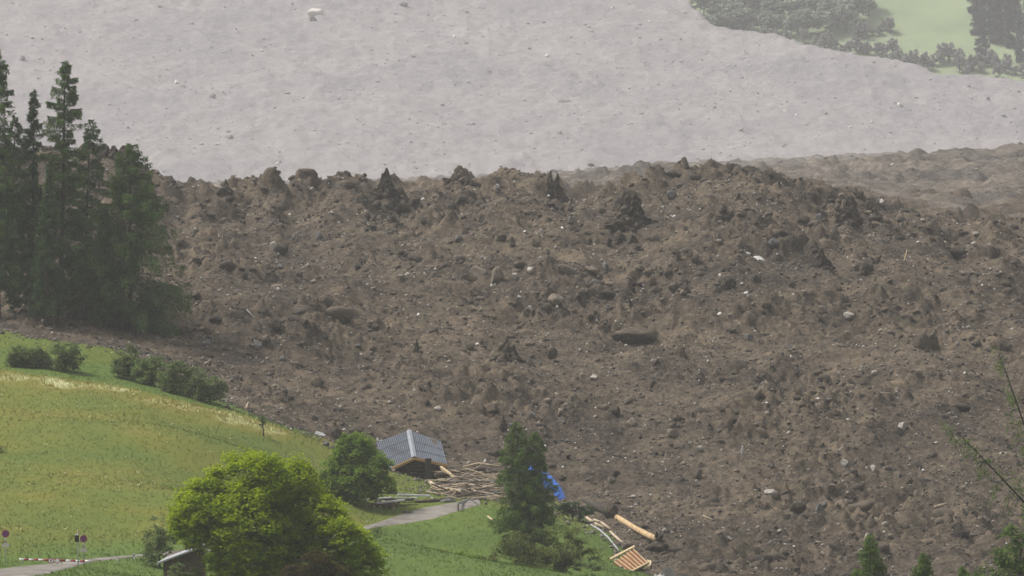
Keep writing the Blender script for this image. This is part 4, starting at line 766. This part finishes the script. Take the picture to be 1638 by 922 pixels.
for q in range(135):
    u, v = r.random(), r.random(); px = 694 + 104*u; lo = 797 if px < 735 else 801; py = 752 + 6*u + v*(lo-752-6*u); p = on_any(px, py, .1 + 1.1*r.random()*sin(pi*min(1, max(0, v)))); L = r.uniform(1.2, 4.6); a = r.normal(.0, .45) + (pi if r.random() < .5 else 0)
    d = np.array((cos(a), sin(a)*1.2, r.normal(.03, .30))); s = np.array((-d[1], d[0], r.normal(0, .4)))*r.normal(0, .12)*L; mk = r.choice(['wood_pale', 'wood_dark', 'wood_grey'], p=[.55, .30, .15]); rd = r.uniform(.022, .08)*(1.3 if mk == 'wood_dark' else 1)
    stick('broken_branch', lab[mk] + ['', ', left part', ', middle part', ', right part by the larch'][0 if py > 790 else 1 + int(u*2.999)].replace(', left', ', upper left').replace(', middle', ', upper middle').replace(', right', ', upper right') + (' along its front edge' if py > 790 else ''), [p-d*L/2, p+s*.5, p+d*L*.25+s, p+d*L/2+s*.3], [rd, rd, rd*.9, rd*.5], mk, HP, n=5)
def px_stick(label, L, rad, mk, name='timber_log', lift=.3, group=None): return stick(name, label, [on_any(a, b, lift) for a, b in L], rad, mk, group, n=8)
px_stick('thick pale crooked trunk at the left front of the timber heap', [(688, 776), (695, 783), (708, 787), (722, 787)], [.20, .22, .18, .14], 'wood_pale')
px_stick('pale trunk running on from the crooked one', [(722, 788), (735, 790), (745, 791)], [.15, .14, .10], 'wood_pale')
px_stick('long brown trunk lying across the timber heap', [(697, 774), (735, 769), (775, 764)], [.26, .25, .20], 'wood_dark', lift=.9)
px_stick('long pale pole at the top right of the timber heap', [(742, 758), (765, 753), (800, 757)], [.13, .14, .1], 'wood_pale', lift=.7)
px_stick('dark trunk at the lower edge of the heap along the road', [(664, 805), (690, 804), (722, 800)], [.14, .16, .12], 'wood_dark', lift=.15)
p, q = pt(705, 747, 655.), pt(729, 765, 652.); plank('pale squared beam leaning from the roof corner onto the heap', p, q, .22, .16, 'slat', name='beam')
p, q = on_any(722, 797, .2), on_any(722, 797, .2)+np.array((.7, .1, .75)); plank('short yellow board sticking up from the heap front', p, q, .16, .06, 'slat')
ob = boulder('stone_block', 'blue grey stone heap at the front of the timber', 'stone', 716, 803, 30, 12, 'stone_grey', 3, on_any); boulder('boulder', 'white stone beside the leaning beam at the roof corner', 'boulder', 705, 757, 7, 5, 'stone_white', 1, on_any)
boulder('earth_clod', 'small brown clod lying on the road surface', 'earth clod', 651, 821, 22, 5, 'earth_clod', 2, on_any)
for q, (px, py) in enumerate([(615, 803), (604, 806), (630, 800), (650, 801), (640, 808), (662, 803), (612, 812), (625, 810)]):
    p = on_meadow(px, py); a = .12+.15*math.sin(q*3.1); L = 2.2+.5*(q % 3); d = np.array((cos(a), sin(a)*1.5, .10*sin(q*2.)))*L/2; p[2] += .25+.2*(q % 3)
    plank(['dark board in the stack below the round tree', 'pale topped board in the stack below the round tree'][q % 2], p-d, p+d, .55, .14, ['wood_dark', 'metal_pale'][q % 2], 'stacked boards below the round tree', 'board')
for q in range(16):
    p = on_meadow(598+q*2.6, 811-(q % 4)*2.2); a = np.array((0, .55, .05)); stick('firewood', 'split firewood log in the stack below the round tree', [p-a+(0, 0, .1), p+a+(0, 0, .1)], .13, ['wood_log', 'wood_dark'][q % 2], 'firewood stacked below the round tree', 'firewood', 7)
# long log with torn root end
p0, p1, p2 = on_any(934, 814, .9), on_any(970, 834, 1.1), on_any(1050, 880, 1.0); p1 = p0+(p2-p0)*.32
root = thing('fallen_log', 'long thick peeled log at the slide edge above the broken floor', 'log', p1)
mb = MB(); t = np.linspace(0, 1, 9); mb.tube([p1+(p2-p1)*u + np.array((0, 0, .05*sin(u*7))) for u in t], [.29+.02*sin(u*9) for u in t], 12); mb.build('log_stem', M['wood_log'], root, True, p1)
mb = MB(); mb.tube([p0, (p0+p1)/2+(0, 0, .1), p1+(p2-p1)*.01], [.22, .34, .42], 10); mb.build('bark_end', M['bark'], root, True, p1)
mb = MB(); rr = np.random.default_rng(9)
for q in range(16):
    d = rr.normal(size=3); d[0] = abs(d[0])*.8; d /= np.linalg.norm(d); L = rr.uniform(.5, 1.3); mb.tube([p2-(p2-p1)*.02, p2+d*L*.6, p2+d*L+rr.normal(0, .15, 3)], [.22, .12, .03], 6)
mb.build('root_end', M['bark'], root, True, p1)
boulder('earth_clod', 'dark earth lump behind the upper end of the long log', 'earth clod', 978, 828, 30, 26, 'earth_dark', 4); boulder('earth_clod', 'dark earth bank under the long log', 'earth clod', 1004, 880, 50, 14, 'earth_dark', 6); boulder('earth_clod', 'dark root mass at the lower end of the long log', 'earth clod', 1050, 882, 34, 22, 'earth_dark', 1)
px_stick('short grey stick poking out past the long log end', [(1052, 874), (1066, 884)], [.06, .04], 'wood_grey', 'stick', .3)
px_stick('pale splintered plank strip along the grass edge, upper', [(938, 832), (952, 842), (966, 848)], [.15, .17, .13], 'wood_pale', 'splintered_plank', .25); px_stick('pale splintered plank strip along the grass edge, middle', [(950, 838), (962, 843), (976, 853)], [.12, .15, .12], 'wood_pale', 'splintered_plank', .4)
px_stick('pale splintered plank strip above the broken floor', [(976, 855), (986, 864), (1000, 876)], [.13, .14, .10], 'wood_pale', 'splintered_plank', .25)
px_stick('grey metal rail bent along the grass edge', [(945, 842), (960, 851), (972, 862), (982, 874), (990, 884)], [.11, .12, .11, .10, .09], 'metal_grey', 'metal_rail', .15)
# broken floor with battens: corners in pixels, lying against the bank
y0 = 600.; c = {k: pt(*k_, yy) for k, (k_, yy) in dict(t=((1013, 879), 604.5), r=((1037, 902), 602.5), b=((1006, 918), 599.), l=((982, 900), 601.)).items()}
root = thing('broken_floor', 'broken piece of reddish timber floor with pale battens at bottom', 'timber floor', c['b']); O = np.array(root.location); nn = np.cross(c['l']-c['b'], c['r']-c['b']); nn /= np.linalg.norm(nn); nn *= -np.sign(nn[1])
e = lambda u, v, h=0.: (c['t']*(1-u)+c['l']*u)*(1-v) + (c['r']*(1-u)+c['b']*u)*v + nn*h
mb = MB(); mb.hexa([e(0, 0, -.06), e(0, 1, -.06), e(1, 1, -.06), e(1, 0, -.06), e(0, 0), e(0, 1), e(1, 1), e(1, 0)]); mb.build('floor_board', M['board_red'], root, off=O)
for q in range(7):
    u = (q+.1)/6.3; mb = MB(); mb.beam(e(u, -.02, .06), e(u, 1.0, .06), .085, .10, nn); mb.build('batten', M['slat'], root, off=O)
mb = MB(); mb.beam(e(-.06, .98, .10), e(1.02, .98, .10), .13, .12, nn); mb.build('end_beam', M['slat'], root, off=O)
mb = MB(); mb.beam(e(-.08, -.05, .10), pt(976, 895, 602.), .22, .18, nn); mb.build('side_beam', M['slat'], root, off=O)
px_stick('mossy pale branch hooked beside the broken floor', [(1030, 914), (1040, 908), (1041, 902), (1035, 900)], [.09, .1, .09, .06], 'slat', 'branch', .2)
p = on_any(1068, 926); mb = MB(); mb.hexa([(-1.0, -.3, -.5), (1.1, -.3, -.5), (1.2, .4, -.5), (-.9, .4, -.5), (-.45, -.25, 1.05), (.25, -.22, 1.15), (.3, .3, 1.1), (-.4, .35, 1.0)]); o = mb.build('concrete_slab', M['concrete']); o.location = tuple(p); tag(o, 'broken grey concrete slab at the bottom edge by the broken floor', 'concrete slab')
stick('pipe', 'white bent pipe on the broken concrete slab', [p+(-1.3, -.5, .05), p+(-.9, -.55, .25), p+(-.3, -.5, .32)], .07, 'white', None, 'pipe', 8)
# bent blue sheet behind the forked larch
nu, nv = 60, 14; U, Vv = np.meshgrid(np.linspace(0, 1, nu), np.linspace(0, 1, nv), indexing='ij')
tl, tr_, br, bl = pt(800, 722, 640.), pt(872, 752, 638.), pt(906, 792, 634.), pt(800, 778, 632.)
ctrl = [(840, 744, 636.), (866, 746, 636.), (892, 764, 635.), (905, 797, 634.)]; low = [(842, 764, 633.), (856, 770, 633.), (872, 778, 633.), (894, 799, 633.)]
def bez(C, t): C = [pt(*k)[None, None] for k in C]; t = t[..., None]; return C[0]*(1-t)**3 + 3*C[1]*t*(1-t)**2 + 3*C[2]*t*t*(1-t) + C[3]*t**3
S = bez(ctrl, U)*(1-Vv[..., None]) + bez(low, U)*Vv[..., None]*1.0; rag = (.16*perlin(U*9, U*0+.4, 8) - .10*np.abs(np.sin(U*2*pi*5.5)))*Vv**2; S = S + (bez(low, U)-bez(ctrl, U))*rag[..., None]; S[..., 1] += -.35*np.sin(pi*Vv) + .10*np.sin(U*2*pi*11); S[..., 2] += .07*np.sin(U*2*pi*11) + .22*perlin(U*3+.3, Vv*1.5+.2, 5)
O = S[-1, -1].copy(); i = np.arange(nu-1)[:, None]*nv + np.arange(nv-1)[None, :]; Fc = np.stack([i, i+nv, i+nv+1, i+1], -1).reshape(-1, 4)
o = obj('blue_sheet', mesh_np('blue_sheet', S.reshape(-1, 3)-O, Fc, M['blue'], None, True), None, O); o.modifiers.new('thickness', 'SOLIDIFY').thickness = .05; tag(o, 'crumpled blue corrugated roof sheet behind the forked larch', 'roof sheet')
# crumpled pale sheet at the slide edge
p = on_any(510, 702); mb = MB(); mb.hexa([(-.75, -.3, .0), (.55, -.4, -.1), (.9, .5, .1), (-.5, .6, .45), (-.75, -.33, .07), (.55, -.43, -.03), (.9, .5, .17), (-.5, .6, .52)]); mb.hexa([(-.1, -.6, -.15), (1.0, -.7, -.25), (1.2, .0, -.05), (.1, .1, .1), (-.1, -.6, -.08), (1.0, -.7, -.18), (1.2, 0, .02), (.1, .1, .17)]); o = mb.build('metal_sheet', M['metal_grey']); o.scale = (.6, .6, .7); o.location = tuple(p+(0, 0, .45)); tag(o, 'crumpled pale metal sheet at the slide edge behind the round tree', 'metal sheet')
boulder('boulder', 'dark boulder just beside the crumpled metal sheet', 'boulder', 522, 714, 16, 12, 'stone_grey', 5, on_any)
# loose wood on the slide
px_stick('short cut log with pale end high on the left slope', [(366, 402), (379, 411)], [.26, .30], 'wood_pale', 'cut_log', .45)
px_stick('long fallen yellow pole on the mound flank at right', [(1371, 391), (1398, 382)], [.12, .09], 'wood_pale', 'pole', .35)
p = on_debris(1446, 418); plank('upright yellow plank standing on the right slope', p, p+np.array((.40, .1, 1.5)), .16, .06, 'slat')
px_stick('slanting pale pole below the upright yellow plank', [(1470, 448), (1487, 438)], [.10, .09], 'wood_pale', 'pole', .3); px_stick('short split board near the small conifers at lower right', [(1496, 816), (1514, 809)], [.14, .10], 'wood_pale', 'split_board', .2)
px_stick('thin pale stick on the slope between the long log and the conifers', [(1125, 828), (1140, 834)], [.06, .05], 'wood_pale', 'stick', .15); px_stick('thin pale pole lying flat at middle right', [(1400, 631), (1424, 633)], [.07, .06], 'wood_pale', 'pole', .15)
px_stick('little orange wood scrap in the middle of the slope', [(822, 452), (830, 446)], [.07, .06], 'slat', 'wood_scrap', .25); px_stick('brown stick on the left slope above the hedge', [(395, 500), (407, 512)], [.08, .05], 'wood_grey', 'stick', .25); px_stick('pale splintered stump at the slide edge below the hedge', [(394, 655), (397, 646)], [.14, .05], 'wood_pale', 'stump', .1)
p, q = on_meadow(780, 831), on_meadow(790, 838); plank('yellow plank lying on the green bank by the larch', p+(0, 0, .3), q+(0, 0, .25), .14, .08, 'slat')
# ------------------------------------------------------------------ guard rail at the road end
a, b_ = on_meadow(733, 818), on_meadow(795, 800); root = thing('guard_rail', 'low dark guard rail at the road edge by the larch', 'guard rail', a); O = np.array(a)
mb = MB(); mb.beam(a+(0, 0, .75), b_+(0, 0, .75), .08, .28); mb.build('rail', M['metal_grey'], root, off=O)
for u in (0, .33, .66, 1): p = a+(b_-a)*u; mb = MB(); mb.box(p[0]-.08, p[0]+.08, p[1]-.08, p[1]+.08, p[2]-.3, p[2]+.74); mb.build('post', M['wood_grey'], root, off=O)

# ------------------------------------------------------------------ shed under the big tree
y = 488.; a = pt(250, 901, y); b_ = pt(330, 871, y); g = pt(262, 935, y); root = thing('shed', 'dark wooden shed with grey lean-to roof under the big tree', 'shed', (a[0], y, g[2])); O = np.array(root.location); dp = np.array((.9, 4.2, .35)); th = np.array((0, 0, .14))
mb = MB(); mb.hexa([a-th, b_-th, b_-th+dp, a-th+dp, a, b_, b_+dp, a+dp]); mb.build('roof', M['shed_roof'], root, off=O)
wa, wb = a*.86+b_*.14, a*.06+b_*.94; wz = g[2]-.4
for q in range(9):
    u0, u1 = q/9, (q+.93)/9; p, s_ = wa+(wb-wa)*u0, wa+(wb-wa)*u1; f = .35+.03*(q % 2); mb = MB(); mb.hexa([(p[0], y+f, wz), (s_[0], y+f, wz), (s_[0], y+f+.12, wz), (p[0], y+f+.12, wz), (p[0], y+f, p[2]-.16), (s_[0], y+f, s_[2]-.16), (s_[0], y+f+.12, s_[2]-.14), (p[0], y+f+.12, p[2]-.14)]); mb.build('wall_board', M['wood_dark'], root, off=O)
mb = MB(); mb.hexa([(wa[0]+.02, y+.52, wz), (wb[0], y+.52, wz), (wb[0], y+4., wz), (wa[0]+.02, y+4., wz), (wa[0]+.02, y+.52, wa[2]-.18), (wb[0], y+.52, wb[2]-.2), (wb[0], y+4., wb[2]+.1), (wa[0]+.02, y+4., wa[2]+.1)]); mb.build('wall', M['wood_dark'], root, off=O)

# ------------------------------------------------------------------ signs, signal and barrier on the lower road
def no_parking(px, row, foot_row, label, y, yaw=0.):
    g = pt(px, foot_row, y); c_ = pt(px, row, y); m = y/F; root = thing('no_parking_sign', label, 'road sign', g, 'no parking signs by the barrier'); H = c_[2]-g[2]
    mb = MB(); mb.tube([(0, .04, -.3), (0, .04, H-.05)], .032, 8); mb.build('pole', M['metal_grey'], root, True)
    ax = (cos(yaw), sin(yaw), 0); nr_ = np.cross(ax, (0, 0, 1)); cc = np.array((0, 0, H)); R = .325
    mb = MB(); mb.disc(cc, R, .02, 28, ax); mb.build('sign_rim', M['plate'], root); mb = MB(); mb.disc(cc+nr_*.018, R*.93, .012, 28, ax, r0=R*.66); mb.build('red_ring', M['red'], root)
    mb = MB(); mb.disc(cc+nr_*.016, R*.66, .010, 28, ax); mb.build('blue_face', M['sign_blue'], root)
    mb = MB(); s_ = R*.62; mb.beam(cc+nr_*.026+np.array(ax)*-s_*.7+np.array((0, 0, s_*.7)), cc+nr_*.026+np.array(ax)*s_*.7-np.array((0, 0, s_*.7)), .07, .01, nr_); mb.build('red_slash', M['red'], root)
    z1, z2 = -13*m, -18.5*m
    mb = MB(); mb.box(-.085, .085, -.02, 0, H+z1-.15, H+z1+.16); pl = mb.build('symbol_plate', M['plate'], root); mb = MB(); mb.disc((0, -.026, H+z1+.01), .055, .008, 16, (1, 0, 0), (0, 0, 1.9), .03); mb.build('symbol', M['black'], pl)
    mb = MB(); mb.box(-.30, .30, -.02, 0, H+z2-.12, H+z2+.12); mb.build('text_plate', M['plate'], root); return root
no_parking(9, 854, 906, 'round no parking sign at the far left picture edge', 500.); no_parking(133.5, 862, 902, 'round no parking sign beside the traffic signal', 507., .35)
g = pt(125, 905, 505.); root = thing('traffic_signal', 'black traffic signal on a grey pole by the barrier', 'traffic light', g); mb = MB(); mb.tube([(0, 0, -.3), (0, 0, 2.9)], .04, 8); mb.build('pole', M['metal_grey'], root, True)
hx = -.10; mb = MB(); mb.box(hx-.16, hx+.16, -.16, .10, 1.92, 2.46); hd = mb.build('signal_head', M['black'], root); mb = MB(); mb.box(hx-.12, hx+.12, -.12, .08, 2.463, 2.52); mb.build('cap', M['metal_pale'], root)
for q in range(2): mb = MB(); mb.disc((hx, -.165, 2.32-q*.26), .095, .03, 16); ln = mb.build('lens', M['roof_deck'], hd)
mb = MB(); mb.box(.0, .07, -.05, .05, 2.62, 2.84); mb.build('red_beacon', M['red'], root)
yb = 506.; a, b_ = pt(30.5, 895, yb), pt(145, 898, yb); root = thing('road_barrier', 'red and white striped barrier pole across the lower road', 'barrier', pt(99, 914, yb)); O = np.array(root.location); xs = [0, .075, .135, .205, .27, .34, .42, .655, .725, .79, .855, .92, 1.0]
for q in range(12):
    mb = MB(); mb.tube([a+(b_-a)*xs[q], a+(b_-a)*(xs[q+1]-.002)], .078, 10); mb.build('pole_segment', M['white' if q % 2 == 0 else 'red'] if q < 6 else M['red' if q % 2 == 0 else 'white'], root, True, O)
for px, blk in ((81.5, True), (92.0, False)):
    c_ = pt(px, 897, yb) + (0, -.10, 0); mb = MB(); mb.disc(c_, .235, .02, 28); rm = mb.build('round_sign', M['red'], root, off=O); mb = MB(); mb.disc(c_+(0, -.016, 0), .175, .012, 28); mb.build('sign_face', M['white'], rm, off=O)
    if blk:
        mb = MB(); mb.hexa([c_+(-.035, -.03, -.10), c_+(.035, -.03, -.10), c_+(.035, -.024, -.10), c_+(-.035, -.024, -.10), c_+(-.05, -.03, .09), c_+(.05, -.03, .09), c_+(.05, -.024, .09), c_+(-.05, -.024, .09)]); mb.build('symbol', M['black'], rm, off=O)
c_ = pt(86.7, 897, yb); mb = MB(); mb.box(c_[0]-.05, c_[0]+.05, yb-.12, yb-.07, c_[2]-.06, c_[2]+.06); mb.build('reflector', M['white'], root, off=O)
p = pt(99, 917, yb); mb = MB(); mb.box(p[0]-.12, p[0]+.12, yb-.1, yb+.1, p[2]-.2, p[2]+.28); mb.build('base_block', M['white'], root, off=O); mb = MB(); mb.tube([p+(0, 0, .2), p+(-.02, 0, .95)], .045, 8); mb.build('support', M['metal_grey'], root, True, O)
mb = MB(); mb.tube([p+(0, -.11, .62), p+(0, .08, .62)], .11, 14); mb.build('pivot_drum', M['metal_pale'], root, True, O); mb = MB(); mb.box(p[0]+.02, p[0]+.14, yb-.08, yb+.08, p[2]+.28, p[2]+.5); mb.build('motor_box', M['black'], root, off=O)
for px, row in ((36.5, 901), (142.5, 901)): p = pt(px, row, yb); mb = MB(); mb.box(p[0]-.035, p[0]+.035, yb-.03, yb+.03, p[2]-.10, p[2]+.24); mb.build('hanging_foot', M['plate'], root, off=O)
def marker(px, row, h, label, top=True):
    p = on_meadow(px, row); root = thing('marker_post', label, 'marker post', p, 'white marker posts along the lower road'); mb = MB(); mb.box(-.07, .07, -.05, .05, -.2, h); mb.build('post', M['white'], root)
    if top: mb = MB(); mb.hexa([(-.072, -.053, h*.45), (.072, -.053, h*.60), (.072, .053, h*.60), (-.072, .053, h*.45), (-.072, -.053, h*.65), (.072, -.053, h*.8), (.072, .053, h*.8), (-.072, .053, h*.65)]); mb.build('black_band', M['black'], root)
    return root
marker(214, 895, .5, 'white marker post with black band at the upper road bend'); marker(68, 921, .35, 'low white marker post in front of the barrier', False); marker(188, 899, .22, 'tiny white marker stone between barrier and road bend', False)
for q, (px, row) in enumerate(((19, 586), (45, 587), (88, 592))):
    p = on_meadow(px, row); stick('fence_stake', ['thin wooden stake left of the low bushes on the upper meadow', 'thin wooden stake between the low bushes on the upper meadow', 'thin wooden stake under the round dense bush'][q], [p-(0, 0, .1), p+(.02, 0, .6)], .035, 'wood_grey', None, 'fence stake', 6)

# ------------------------------------------------------------------ haze: one closed box of even air
mb = MB(); mb.box(-700, 700, -30, 3900, -60, 330); hm, hn, ho = new_mat('haze'); pv = N(hn, 'ShaderNodeVolumePrincipled'); pv.inputs['Color'].default_value = (.93, .925, .93, 1); pv.inputs['Density'].default_value = HAZE_DENSITY; pv.inputs['Anisotropy'].default_value = .0
hn.links.new(pv.outputs[0], ho.inputs['Volume']); kind(mb.build('haze', hm), 'stuff')
